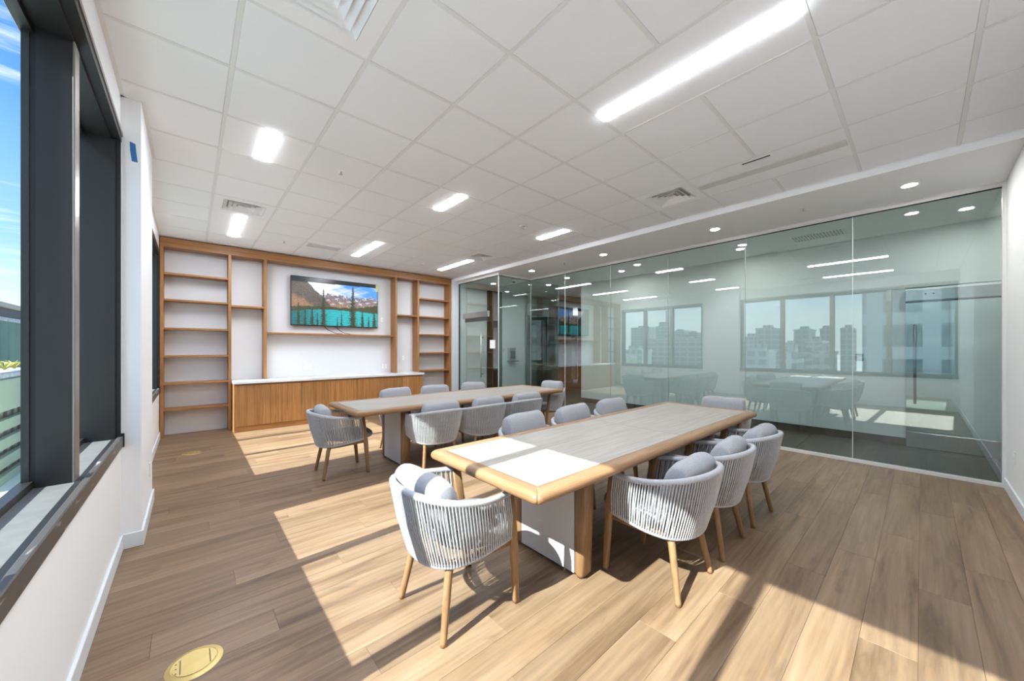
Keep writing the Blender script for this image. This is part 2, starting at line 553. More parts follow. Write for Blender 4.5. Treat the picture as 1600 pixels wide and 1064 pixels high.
# ---- window wall
N0, N1, F0, F1 = -0.52, 3.64, 4.77, 7.70           # the two window openings along the wall
ZS, ZH = 0.775, 2.80                                # sill and head
wl_ = MB()
wl_.box(-0.58, YN - 0.2, 0, XL, YF + 0.2, ZS - 0.03)
wl_.box(-0.58, YN - 0.2, ZH + 0.03, XL, YF + 0.2, CEIL + 0.12)
wl_.box(-0.58, YN - 0.2, ZS - 0.03, XL, N0, ZH + 0.03)
wl_.box(-0.58, N1, ZS - 0.03, XL, F0, ZH + 0.03)
wl_.box(-0.58, F1, ZS - 0.03, XL, YF + 0.2, ZH + 0.03)
struct('wall_left', wl_, M['wall'])
struct('wall_pilaster', MB().box(XL - 0.002, 3.665, 0, -0.26, 4.66, CEIL), M['wall'])
struct('wall_far', MB().box(-0.6, YF, 0, 5.16, YF + 0.15, CEIL + 0.1).box(4.885, 7.76, 0, JOG_X - 0.02, YF + 0.01, SOF + 0.05), M['wall_grey'])
struct('wall_right', MB().box(-0.6, YN - 0.18, 0, XG + 0.06, YN, CEIL + 0.1), M['wall'])

# ---- baseboards
BH, BT = 0.105, 0.014
struct('baseboard_left', MB().rbox(XL, YN, 0, XL + BT, 3.665, BH, 0.003).rbox(XL, 4.66, 0, XL + BT, YB, BH, 0.003), M['base'])
struct('baseboard_pilaster', MB().rbox(XL, 3.665 - BT, 0, -0.26 + BT, 3.665, BH, 0.003).rbox(-0.26, 3.655, 0, -0.26 + BT, 4.66 + BT, BH, 0.003)
       .rbox(XL, 4.66, 0, -0.26 + BT, 4.66 + BT, BH, 0.003), M['base'])
struct('baseboard_far', MB().rbox(XL, YF - BT, 0, 4.88, YF, BH, 0.003), M['base'])
struct('baseboard_right', MB().rbox(XL, YN, 0, XG - 0.03, YN + BT, BH, 0.003), M['base'])


# ---- windows
def window(name, y0, y1, mulls, label):
    root = empty(name, (0, 0, 0))
    root['kind'] = 'structure'
    xo, xi = -0.560, -0.40
    put('head_box', MB().box(xo, y0, ZH, xi, y1, ZH + 0.04), M['alu'], root)
    put('head_trim', MB().box(xi, y0 - 0.02, ZH + 0.012, XL + 0.006, y1 + 0.02, ZH + 0.05), M['gasket'], root)
    put('head_flange', MB().box(XL - 0.004, y0 - 0.02, ZH + 0.05, XL + 0.012, y1 + 0.02, ZH + 0.078), M['alu_cap'], root)
    put('sill_board', MB().box(xo, y0, ZS - 0.02, xi + 0.005, y1, ZS), M['sill'], root)
    put('sill_gasket', MB().box(xi + 0.005, y0 - 0.01, ZS - 0.02, XL - 0.010, y1 + 0.01, ZS + 0.004), M['gasket'], root)
    put('sill_trim', MB().rbox(XL - 0.012, y0 - 0.02, ZS - 0.062, XL + 0.014, y1 + 0.02, ZS + 0.012, 0.004), M['sill_trim'], root)
    put('sill_cap', MB().rbox(XL - 0.012, y1 + 0.004, ZS - 0.066, XL + 0.02, y1 + 0.024, ZS + 0.03, 0.004), M['gasket'], root)
    for yj, s in ((y0, 1), (y1, -1)):
        put('jamb', MB().box(xo, yj, ZS, xi + 0.02, yj + s * 0.03, ZH), M['alu'], root)
        put('jamb_gasket', MB().box(xi + 0.02, yj - s * 0.012, ZS, XL + 0.004, yj + s * 0.014, ZH + 0.02), M['gasket'], root)
    edges = [y0] + list(mulls) + [y1]
    for ym in mulls:
        mu = put('mullion', MB().box(-0.51, ym - 0.042, ZS, xi - 0.004, ym + 0.042, ZH), M['alu'], root)
        put('mullion_cap', MB().rbox(xi - 0.004, ym - 0.044, ZS, xi + 0.004, ym + 0.044, ZH, 0.002), M['alu_cap'], mu)
        put('outer_bar', MB().box(-0.548, ym - 0.046, ZS, -0.526, ym + 0.046, ZH), M['alu'], root)
        put('gasket_strip', MB().box(-0.526, ym - 0.038, ZS, -0.508, ym + 0.034, ZH), M['gasket'], root)
    for a, b_ in zip(edges[:-1], edges[1:]):
        put('bottom_bar', MB().box(-0.556, a, ZS, -0.516, b_, ZS + 0.032), M['alu'], root)
        put('top_bar', MB().box(-0.556, a, ZH - 0.026, -0.516, b_, ZH), M['alu'], root)
        put('pane', MB().box(-0.544, a + 0.01, ZS + 0.01, -0.532, b_ - 0.01, ZH - 0.01), M['pane'], root)
    return root


window('window_1', N0, N1, (0.515, 1.555, 2.625), '')
window('window_2', F0, F1, (5.80, 6.80), '')

# ---- tiled ceiling
ceil = struct('ceiling', MB().box(-0.6, YN - 0.2, CEIL + 0.12, SOF_X + 0.04, YF + 0.1, CEIL + 0.22), M['plenum'])
BARW = 0.024
xs_lines = [GX + i * GT for i in range(0, 8)]
ys_lines = [GY + j * GT for j in range(-5, 9)]
for xl in xs_lines:
    put('grid_bar', MB().box(xl - BARW / 2, YN, CEIL - 0.0008, xl + BARW / 2, YB + 0.02, CEIL + 0.02), M['bar'], ceil)
xe = [XL] + xs_lines + [SOF_X]
ye = [YN] + ys_lines + [YB + 0.25]
put('wall_angle', MB().box(XL, YN, CEIL - 0.002, XL + 0.022, YB, CEIL + 0.02), M['bar'], ceil)
put('wall_angle', MB().box(XL, 3.643, CEIL - 0.002, -0.238, 4.682, CEIL + 0.02), M['bar'], ceil)
put('wall_angle', MB().box(XL, YN, CEIL - 0.002, SOF_X, YN + 0.022, CEIL + 0.02), M['bar'], ceil)

# cells (i, j) of the grid taken by fixtures; i counts from the window, j from the back of the camera
LIT = [(0, 1, 1), (3, 1, 1), (6, 1, 1), (0, 5, 2), (3, 5, 2), (6, 5, 2), (3, -4, 2), (0, -4, 2)]
UNLIT = [(6, -4, 2)]
VENT = [(0, -2), (0, 4), (6, -2), (6, 4)]
GRILLE = [(2, 6)]
taken = set()
for i, j, n_ in LIT + UNLIT:
    for q in range(n_): taken.add((i, j + q))
taken |= set(VENT) | set(GRILLE)
for q_, yl in enumerate(ys_lines):
    j_ = q_ - 5
    cut = sorted(i for i, j, n_ in LIT + UNLIT if n_ == 2 and j + 1 == j_)
    xa = XL
    for i in cut + [None]:
        xb = SOF_X if i is None else GX + i * GT
        if xb - xa > 0.01:
            put('grid_bar', MB().box(xa, yl - BARW / 2, CEIL - 0.0005, xb, yl + BARW / 2, CEIL + 0.018), M['bar'], ceil)
        xa = SOF_X if i is None else GX + (i + 1) * GT
G_ = BARW / 2 + 0.0006
tm = MB().rbox(0, 0, 0.0, GT - 2 * G_, GT - 2 * G_, 0.014, 0.003).mesh('ceiling_tile')
tm.materials.append(M['tile'])
for a in range(len(xe) - 1):
    for b_ in range(len(ye) - 1):
        i, j = a - 1, b_ - 6
        if (i, j) in taken: continue
        x0, x1, y0, y1 = xe[a] + G_, xe[a + 1] - G_, ye[b_] + G_, ye[b_ + 1] - G_
        if x1 - x0 < 0.03 or y1 - y0 < 0.03: continue
        if abs(x1 - x0 - (GT - 2 * G_)) < 1e-3 and abs(y1 - y0 - (GT - 2 * G_)) < 1e-3:
            put('ceiling_tile', tm, None, ceil, (x0, y0, CEIL))
        else:
            put('ceiling_tile', MB().rbox(0, 0, 0.0, x1 - x0, y1 - y0, 0.014, 0.003), M['tile'], ceil, (x0, y0, CEIL))

# ---- soffit along the glass and the corridor shell
struct('ceiling_soffit', MB().box(SOF_X, YN - 0.15, SOF, XG + 0.03, 8.6, CEIL + 0.2), M['soffit'])
struct('ceiling_corridor', MB().box(XG + 0.03, -1.5, SOF, 14.2, 10.6, SOF + 0.15), M['corr_ceil'])
wc = MB().box(XC, 0.15, 0, XC + 0.12, 5.9, SOF).box(XC, -1.5, 2.25, XC + 0.12, 0.15, SOF)
struct('wall_corridor', wc, M['corr'])
struct('baseboard_corridor', MB().rbox(XC - 0.012, 0.15, 0, XC, 5.9, 0.11, 0.002), M['dark_base'])
struct('wall_corridor_end', MB().box(XG + 0.03, -1.5, 0, XC + 0.9, -1.38, SOF).box(XG - 0.1, -1.5, 0, XG + 0.045, YN - 0.17, SOF), M['corr'])
struct('wall_suite', MB().box(8.25, -1.5, 0, 8.35, 0.5, SOF).box(XC + 0.1, 0.42, 0, 8.35, 0.52, SOF), M['corr'])
struct('wall_vestibule', MB().box(JOG_X, 8.3, 0, 6.40, 8.42, SOF).box(6.95, 8.3, 0, 8.0, 8.42, SOF).box(7.9, 8.3, 0, 8.0, 9.76, SOF).box(5.0, 8.04, 0, JOG_X, 8.42, SOF), M['corr'])
struct('wall_cladding', MB().box(6.40, 8.28, 0, 6.95, 8.42, SOF), M['dark_wall'])
struct('wall_alcove', MB().box(8.0, 9.6, 0, 11.9, 9.75, SOF), M['grey_wall'])
struct('wall_alcove_veneer', MB().box(11.9, 9.2, 0, 14.0, 9.35, SOF).box(7.75, 5.9, 0, 14.0, 6.0, SOF).box(13.9, 6.0, 0, 14.0, 9.4, SOF), M['brown_wall'])
struct('wall_alcove_end', MB().box(11.80, 9.40, 0.12, 11.96, 9.62, 2.75), M['corr'])

# ---- frameless glass partition
part = empty('wall_glass', (0, 0, 0))
part['kind'] = 'structure'
GT2 = 0.006
ZG0, ZG1 = 0.035, 3.012
joints = [YN, 0.560, 1.715, 2.865, 4.00, 5.14, JOG_Y]
for a, b_ in zip(joints[:-1], joints[1:]):
    put('glass_panel', MB().box(XG - GT2, a + 0.003, ZG0, XG + GT2, b_ - 0.003, ZG1), M['glass'], part)
for q, yj in enumerate(joints[1:-1]):
    put('glass_joint', MB().box(XG - GT2 - 0.001, yj - 0.0035, ZG0, XG + GT2 + 0.001, yj + 0.0035, ZG1),
        M['seal_light'] if q in (0, 4) else M['seal'], part)
put('glass_panel', MB().box(JOG_X + 0.004, JOG_Y - GT2, ZG0, XG - 0.008, JOG_Y + GT2, ZG1), M['glass'], part)
put('glass_joint', MB().box(XG - 0.007, JOG_Y - 0.007, ZG0, XG + 0.007, JOG_Y + 0.007, ZG1), M['seal'], part)
put('glass_joint', MB().box(JOG_X - 0.008, JOG_Y - 0.008, ZG0, JOG_X + 0.008, JOG_Y + 0.008, ZG1), M['seal_light'], part)
put('glass_panel', MB().box(JOG_X - GT2, JOG_Y + 0.008, ZG0, JOG_X + GT2, 6.610, ZG1), M['glass'], part)
put('glass_panel', MB().box(JOG_X - GT2, 7.505, ZG0, JOG_X + GT2, 7.76, ZG1), M['glass'], part)
put('glass_panel', MB().box(JOG_X - GT2, 6.614, 2.09, JOG_X + GT2, 7.501, ZG1), M['glass'], part)
put('head_channel', MB().box(XG - 0.025, YN, ZG1, XG + 0.025, JOG_Y, SOF + 0.01), M['channel'], part)
put('head_channel', MB().box(JOG_X - 0.02, JOG_Y - 0.025, ZG1, XG + 0.025, JOG_Y + 0.025, SOF + 0.01), M['channel'], part)
put('head_channel', MB().box(JOG_X - 0.025, JOG_Y, ZG1, JOG_X + 0.025, 7.77, SOF + 0.01), M['channel'], part)
put('head_gasket', MB().box(XG - 0.012, YN, ZG1 - 0.010, XG + 0.012, JOG_Y, ZG1), M['gasket'], part)
put('head_gasket', MB().box(JOG_X, JOG_Y - 0.012, ZG1 - 0.010, XG, JOG_Y + 0.012, ZG1), M['gasket'], part)
put('head_gasket', MB().box(JOG_X - 0.012, JOG_Y, ZG1 - 0.010, JOG_X + 0.012, 7.76, ZG1), M['gasket'], part)
put('base_channel', MB().box(XG - 0.03, YN, 0, XG + 0.03, JOG_Y, ZG0), M['channel'], part)
put('base_channel', MB().box(JOG_X, JOG_Y - 0.03, 0, XG, JOG_Y + 0.03, ZG0), M['channel'], part)
put('base_channel', MB().box(JOG_X - 0.03, JOG_Y, 0, JOG_X + 0.03, 6.61, ZG0), M['channel'], part)
put('wall_channel', MB().box(XG - 0.035, YN, 0, XG + 0.03, YN + 0.022, SOF), M['channel'], part)
put('wall_channel', MB().box(JOG_X - 0.02, 7.745, 0, JOG_X + 0.02, 7.775, ZG1), M['dark_base'], part)
put('glass_panel', MB().box(XG + 0.05, -0.80, 0.0, XC, -0.788, SOF), M['glass'], part)

# ---- glass door of the room (beside the bookcase)
d1 = empty('door_1', (JOG_X, 6.62, 0))
d1['kind'] = 'structure'
put('leaf', MB().box(-0.006, 0.0, 0.10, 0.006, 0.875, 2.03), M['glass'], d1)
put('bottom_rail', MB().rbox(-0.014, 0.0, 0.008, 0.014, 0.875, 0.10, 0.003), M['steel'], d1)
put('top_rail', MB().rbox(-0.014, 0.0, 2.03, 0.014, 0.875, 2.12, 0.003), M['steel_dark'], d1)
put('header_closer', MB().rbox(-0.03, -0.07, 2.12, 0.03, 0.95, 2.25, 0.004), M['steel'], d1)
put('side_rail', MB().box(-0.008, -0.012, 0.10, 0.008, -0.002, 2.12), M['dark_base'], d1)
hd = put('pull_handle', MB().tube([(-0.07, 0.13, 0.72), (-0.07, 0.13, 1.72)], 0.013, 10), M['steel'], d1)
for z in (0.80, 1.64):
    put('standoff', MB().tube([(-0.07, 0.13, z), (0.0, 0.13, z)], 0.009, 8), M['steel_dark'], hd)

# ---- glass door across the corridor
d2 = empty('door_2', (XC - 0.05, -0.67, 0))
d2['kind'] = 'structure'
put('leaf', MB().box(-0.006, 0.0, 0.22, 0.006, 0.81, 2.03), M['glass'], d2)
put('bottom_rail', MB().rbox(-0.022, 0.0, 0.01, 0.022, 0.81, 0.22, 0.004), M['steel'], d2)
put('top_rail', MB().rbox(-0.022, 0.0, 2.03, 0.022, 0.82, 2.05, 0.004), M['dark_base'], d2)
hb = put('header', MB().rbox(-0.035, -0.75, 2.055, 0.035, 0.82, 2.20, 0.004), M['steel'], d2)
for yk in (0.56, 0.63):
    put('screw', MB().tube([(-0.040, yk, 2.14), (-0.034, yk, 2.14)], 0.010, 8), M['black'], hb)
put('side_rail', MB().box(-0.02, -0.03, 0.0, 0.02, -0.008, 2.055), M['steel_dark'], d2)
hd = put('pull_handle', MB().tube([(-0.075, 0.73, 0.62), (-0.075, 0.73, 1.72)], 0.016, 10), M['steel_dark'], d2)
put('pull_handle', MB().tube([(0.075, 0.73, 0.62), (0.075, 0.73, 1.72)], 0.016, 10), M['steel_dark'], d2)
for z in (0.72, 1.62):
    put('standoff', MB().tube([(-0.075, 0.73, z), (0.075, 0.73, z)], 0.010, 8), M['steel'], hd)

# ================================================================== BOOKCASE AND CABINET
bc = tag(empty('bookcase', (0, YB, 0)), 'tall open teak bookcase framing the television on the white wall', 'bookcase')
D = YF - YB
T = 0.042
put('header', MB().rbox(XL + 0.005, 0, 2.975, 4.872, D - 0.002, 3.118, 0.003), M['case'], bc)
VX = [XL + 0.008, 0.482, 0.985, 3.425, 3.965, 4.828]
for q, vx in enumerate(VX):
    zb = 0.845 if q in (2, 3) else 0.0
    put('upright', MB().rbox(vx, 0.004, zb, vx + T, D - 0.004, 2.975, 0.003), M['casez'], bc)
SH = 0.030
for z in (0.425, 0.835, 1.265, 1.700, 2.150, 2.565):
    put('shelf', MB().rbox(VX[0] + T, 0.012, z - SH / 2, VX[1], D - 0.004, z + SH / 2, 0.002), M['case'], bc)
put('shelf', MB().rbox(VX[1] + T, 0.012, 2.115 - SH / 2, VX[2], D - 0.004, 2.115 + SH / 2, 0.002), M['case'], bc)
put('shelf', MB().rbox(VX[2] + T, 0.06, 1.668 - SH / 2, VX[3], D - 0.004, 1.668 + SH / 2, 0.002), M['case'], bc)
put('shelf', MB().rbox(VX[3] + T, 0.012, 2.14 - SH / 2, VX[4], D - 0.004, 2.14 + SH / 2, 0.002), M['case'], bc)
for z in (0.425, 0.86, 1.285, 1.715, 2.135, 2.565):
    put('shelf', MB().rbox(VX[4] + T, 0.012, z - SH / 2, VX[5], D - 0.004, z + SH / 2, 0.002), M['case'], bc)

YC = 7.47
cb = tag(empty('base_cabinet', (0.535, YC, 0)), 'long low teak cabinet with flat doors under the television', 'cabinet')
CW = 3.40
put('carcass', MB().box(0.02, 0.022, 0.09, CW, YB - YC + 0.24, 0.795), M['casez'], cb)
put('plinth', MB().box(0.02, 0.012, 0.0, CW, YB - YC + 0.24, 0.09), M['case'], cb)
put('end_panel', MB().rbox(0.0, 0.0, 0.0, 0.022, YB - YC + 0.03, 0.797, 0.002), M['casez'], cb)
DW = (CW - 0.026) / 7
for q in range(7):
    put('door', MB().rbox(0, 0, 0.094, DW - 0.003, 0.020, 0.775, 0.0015), M['door_wood'], cb, (0.024 + q * DW, 0.0, 0))
tag(put('worktop', MB().rbox(0.527, YC - 0.02, 0.800, 3.960, YF - 0.005, 0.842, 0.003), M['counter']),
    'white stone worktop lying along the low teak cabinet', 'worktop')

# ================================================================== TELEVISION
tv = tag(empty('television', (1.43, YF - 0.10, 1.835)), 'large flat television showing a turquoise mountain lake', 'television')
TVW, TVH = 1.665, 0.955
put('casing', MB().rbox(0, 0.004, 0, TVW, 0.05, TVH, 0.004), M['black'], tv)
put('wall_mount', MB().box(0.5, 0.05, 0.25, 1.16, 0.095, 0.7), M['black'], tv)
put('energy_label', MB().box(TVW - 0.045, 0.000, TVH - 0.155, TVW + 0.006, 0.0036, TVH - 0.005), M['sticker'], tv)


def noise1(x, s=1.0):
    return (math.sin(x * 12.9 * s + 1.3) + 0.6 * math.sin(x * 31.7 * s + 0.4) + 0.4 * math.sin(x * 71.3 * s + 2.1) + 0.25 * math.sin(x * 153.1 * s)) / 2.25


def hash2(a, b):
    t = math.sin(a * 127.1 + b * 311.7) * 43758.5453
    return t - math.floor(t)


TREES = [(0.070, 0.46, 0.036), (0.140, 0.34, 0.028), (0.215, 0.36, 0.036), (0.272, 0.26, 0.024), (0.340, 0.78, 0.056),
         (0.500, 0.20, 0.014), (0.548, 0.33, 0.020), (0.685, 0.90, 0.080), (0.805, 0.36, 0.042), (0.885, 0.25, 0.024), (0.960, 0.36, 0.05)]


def mix(a, b, k):
    k = max(0.0, min(1.0, k))
    return tuple(p + (q - p) * k for p, q in zip(a, b))


def lake(u, v):
    if v > 0.925 - 0.03 * (1 - u): return (0.008, 0.011, 0.014)
    h = hash2(round(u * 260), round(v * 150))
    h2 = hash2(round(u * 90), round(v * 52))
    for tx, th, tw in TREES:
        if v < th:
            k = (th - v) / th
            saw = (v * 26 + tx * 7 + (0.5 if u > tx else 0)) % 1.0
            w = tw * (0.10 + 0.90 * k ** 0.8) * (0.30 + 0.70 * (1 - saw))
            if abs(u - tx) < max(w * (0.55 + 0.6 * h), 0.004):
                g = 0.35 + 0.9 * h * h2 + 0.25 * (u - tx) / tw
                return (0.040 * g, 0.058 * g, 0.020 * g)
    shore = 0.36 + 0.02 * noise1(u * 0.6) - 0.05 * abs(u - 0.5) * 2
    if u < 0.34: shore = min(shore, 0.27 + 0.30 * u)
    if v < shore:
        rip = 0.85 + 0.2 * noise1(v * 9 + u) + 0.15 * h2
        c = mix((0.008, 0.125, 0.145), (0.020, 0.34, 0.37), (u - 0.10) / 0.35)
        return tuple(q * rip for q in c)
    if v < shore + 0.045 + 0.14 * max(0, u - 0.70) / 0.30 + 0.13 * max(0, 0.32 - u) + 0.03 * h2:
        g = 0.35 + 0.8 * h
        return (0.052 * g, 0.060 * g, 0.022 * g)
    left = 0.98 - 1.75 * max(0, u - 0.12) + 0.02 * noise1(u * 3)
    if u < 0.42 and v < left:
        g = 0.55 + 0.35 * h + 0.45 * h2
        rock = (0.085 * g, 0.070 * g, 0.060 * g)
        scree = (0.25 * g, 0.145 * g, 0.080 * g)
        return mix(rock, scree, (left - 0.40 - v + 0.06 * noise1(u * 2)) / 0.08 + 0.5)
    ridge = 0.64 + 0.06 * noise1(u * 1.1) + 0.06 * abs(noise1(u * 3.3)) - 0.10 * max(0, u - 0.75)
    if v < ridge:
        sn = noise1(u * 4 + v * 2.5) + noise1(v * 5 - u * 2) + 0.4 * h2
        if sn > 0.85 and v > 0.45: return (0.50, 0.50, 0.56)
        k = (ridge - v) / 0.22
        g = 0.55 + 0.3 * h + 0.5 * h2
        return mix((0.15 * g, 0.125 * g, 0.150 * g), (0.28 * g, 0.175 * g, 0.11 * g), k - 0.25)
    cl = 0.45 + 0.5 * noise1(u * 0.35 + v * 0.5) + 0.35 * noise1(v * 1.4 - u * 0.8) + 0.75 * max(0, min(1, (0.62 - u) / 0.25))
    cl = max(0, min(1, cl - 0.25))
    return (0.06 + 0.62 * cl, 0.24 + 0.47 * cl, 0.62 + 0.13 * cl)


NU, NV = 190, 110
sv, sf = [], []
for jv in range(NV + 1):
    for iu in range(NU + 1):
        sv.append((0.012 + (TVW - 0.024) * iu / NU, 0.0030, 0.018 + (TVH - 0.028) * jv / NV))
for jv in range(NV):
    for iu in range(NU):
        a = jv * (NU + 1) + iu
        sf.append((a, a + 1, a + NU + 2, a + NU + 1))
scr = bpy.data.meshes.new('screen')
scr.from_pydata(sv, [], sf)
ca = scr.color_attributes.new('picture', 'FLOAT_COLOR', 'POINT')
cols = []
for jv in range(NV + 1):
    for iu in range(NU + 1):
        cols += [*lake(iu / NU, jv / NV), 1.0]
ca.data.foreach_set('color', cols)
ms, n, l, b = mat_new('screen_picture')
at = n.new('ShaderNodeAttribute'); at.attribute_name = 'picture'
b.inputs['Base Color'].default_value = (0.01, 0.01, 0.01, 1)
b.inputs['Roughness'].default_value = 0.25
l.new(at.outputs['Color'], b.inputs['Emission Color'])
b.inputs['Emission Strength'].default_value = 0.60
scr.materials.append(ms)
put('screen', scr, None, tv)
crd = MB()
crd.tube([(2.03, YF - 0.03, 1.83), (2.07, YF - 0.11, 1.77), (2.16, YF - 0.14, 1.72), (2.24, YF - 0.13, 1.692), (2.36, YF - 0.12, 1.690)], 0.006, 6)
tag(put('power_cord', crd, M['black']), 'black power cord hanging below the television onto the thin shelf', 'cord', 'cords below the television')
crd = MB()
crd.tube([(2.25, YF - 0.03, 1.83), (2.30, YF - 0.10, 1.76), (2.40, YF - 0.13, 1.700), (2.50, YF - 0.14, 1.690)], 0.006, 6)
tag(put('signal_cord', crd, M['black']), 'shorter black signal cord beside the power cord under the television', 'cord', 'cords below the television')


# ================================================================== TABLES
def make_table(name, x0, y0, label):
    L, W, H, TH, FW, R = 3.24, 0.98, 0.74, 0.056, 0.088, 0.045
    t = tag(empty(name, (x0, y0, 0)), label, 'table', 'conference tables')
    # outer outline with rounded corners, inner outline of the inlay
    corners = [((R, R), math.pi, (FW, FW)), ((L - R, R), 1.5 * math.pi, (L - FW, FW)),
               ((L - R, W - R), 0.0, (L - FW, W - FW)), ((R, W - R), 0.5 * math.pi, (FW, W - FW))]
    rr = TH / 2
    prof = [(FW, H - 0.001), (rr * 1.05, H)]
    for q in range(1, 8):
        a = math.pi / 2 - math.pi * q / 8
        prof.append((rr * 1.05 * (1 - math.cos(a)), H - rr + rr * math.sin(a)))
    prof += [(rr * 1.05, H - TH), (FW, H - TH)]
    for s in range(4):
        path = []
        (c0, a0, i0), (c1, a1, i1) = corners[s], corners[(s + 1) % 4]
        for q in range(3, 7):
            a = a0 + (math.pi / 2) * q / 6
            path.append(((c0[0] + R * math.cos(a), c0[1] + R * math.sin(a)), i0))
        for q in range(0, 4):
            a = a1 + (math.pi / 2) * q / 6
            path.append(((c1[0] + R * math.cos(a), c1[1] + R * math.sin(a)), i1))
        verts, faces = [], []
        for o_, i_ in path:
            for sd, z in prof:
                k_ = sd / FW
                verts.append((o_[0] + (i_[0] - o_[0]) * k_, o_[1] + (i_[1] - o_[1]) * k_, z))
        n_ = len(prof)
        for p_ in range(len(path) - 1):
            for q in range(n_):
                a, b_ = p_ * n_ + q, p_ * n_ + (q + 1) % n_
                faces.append((a, b_, b_ + n_, a + n_))
        faces.append(tuple(range(n_))[::-1])
        faces.append(tuple((len(path) - 1) * n_ + q for q in range(n_)))
        put('edge_rail', MB().add(verts, faces, True), M['table_wood'] if s % 2 == 0 else M['table_woody'], t)
    mid = L / 2
    put('top_inlay', MB().rbox(FW + 0.001, FW + 0.001, H - 0.03, mid - 0.0015, W - FW - 0.001, H - 0.0015, 0.001), M['table_top'], t)
    put('top_inlay', MB().rbox(mid + 0.0015, FW + 0.001, H - 0.03, L - FW - 0.001, W - FW - 0.001, H - 0.0015, 0.001), M['table_top'], t)
    put('stretcher_beam', MB().box(0.68, W / 2 - 0.04, H - 0.13, L - 0.68, W / 2 + 0.04, H - TH), M['leg_white'], t)
    for xc in (0.655, L - 0.655):
        lg = put('leg_panel', MB().rbox(xc - 0.045, 0.29, 0.018, xc + 0.045, W - 0.22, H - TH, 0.003), M['leg_white'], t)
        for q in (0, 1):
            put('glide', MB().lathe([(0.012, 0), (0.012, 0.02)], 10, (xc, 0.32 + q * 0.4, 0)), M['black'], lg)
        for sgn, yb in ((-1, 0.29), (1, W - 0.22)):
            pts = [(xc, yb + sgn * 0.030, 0.004), (xc, yb + sgn * 0.034, 0.03), (xc, yb + sgn * 0.040, 0.30), (xc, yb + sgn * 0.048, H - TH)]
            rad = [(0.040, 0.018), (0.052, 0.034), (0.052, 0.041), (0.052, 0.050)]
            put('leg_post', MB().tube(pts, rad, 16, squash=0.55, up=(1, 0, 0)), M['chair_wood'], t)
    return t


make_table('conference_table', 1.14, 1.115, 'long pale table with beech edge lying half in the sun patches')
make_table('conference_table', 1.245, 3.79, 'long pale table with beech edge in front of the teak cabinet')


# ================================================================== CHAIRS
def cr_spline(pts, n):
    """n+1 points evenly along a Catmull-Rom curve through pts"""
    P = [Vector(p) for p in pts]
    P = [P[0] * 2 - P[1]] + P + [P[-1] * 2 - P[-2]]
    dense = []
    for i in range(1, len(P) - 2):
        for q in range(24):
            t = q / 24
            p0, p1, p2, p3 = P[i - 1], P[i], P[i + 1], P[i + 2]
            dense.append(0.5 * ((2 * p1) + (p2 - p0) * t + (2 * p0 - 5 * p1 + 4 * p2 - p3) * t * t + (3 * p1 - p0 - 3 * p2 + p3) * t ** 3))
    dense.append(P[-2])
    acc = [0.0]
    for a, b_ in zip(dense[:-1], dense[1:]): acc.append(acc[-1] + (b_ - a).length)
    out, k = [], 0
    for q in range(n + 1):
        s = acc[-1] * q / n
        while k < len(acc) - 2 and acc[k + 1] < s: k += 1
        f = 0 if acc[k + 1] == acc[k] else (s - acc[k]) / (acc[k + 1] - acc[k])
        out.append(dense[k].lerp(dense[k + 1], f))
    return out


def pillow_mesh(w, h, d, nu=18, nv=24):
    """soft bolster: oval cross-section, blunt rounded ends, slightly dented"""
    mb = MB()
    verts, faces = [], []
    for i in range(nu + 1):
        lat = -math.pi / 2 + math.pi * i / nu
        x = w / 2 * math.copysign(abs(math.sin(lat)) ** 0.60, math.sin(lat))
        r = max(0.0, math.cos(lat)) ** 0.26
        for j in range(nv):
            a = 2 * math.pi * j / nv
            ca_, sa_ = math.cos(a), math.sin(a)
            yv = d / 2 * r * math.copysign(abs(ca_) ** 0.9, ca_)
            zv = h / 2 * (r ** 0.55) * math.copysign(abs(sa_) ** 0.62, sa_)
            dent = 1 + 0.05 * math.sin(x * 26 + 1.1) * math.cos(a * 2 + 0.6) + 0.03 * math.sin(x * 55 + a * 3)
            verts.append((x, yv * dent, zv * (1 + 0.025 * math.sin(x * 21))))
    for i in range(nu):
        for j in range(nv):
            a, b_ = i * nv + j, i * nv + (j + 1) % nv
            faces.append((a, b_, b_ + nv, a + nv))
    faces.append(tuple(range(nv))[::-1]); faces.append(tuple(nu * nv + j for j in range(nv)))
    return mb.add(verts, faces, True)


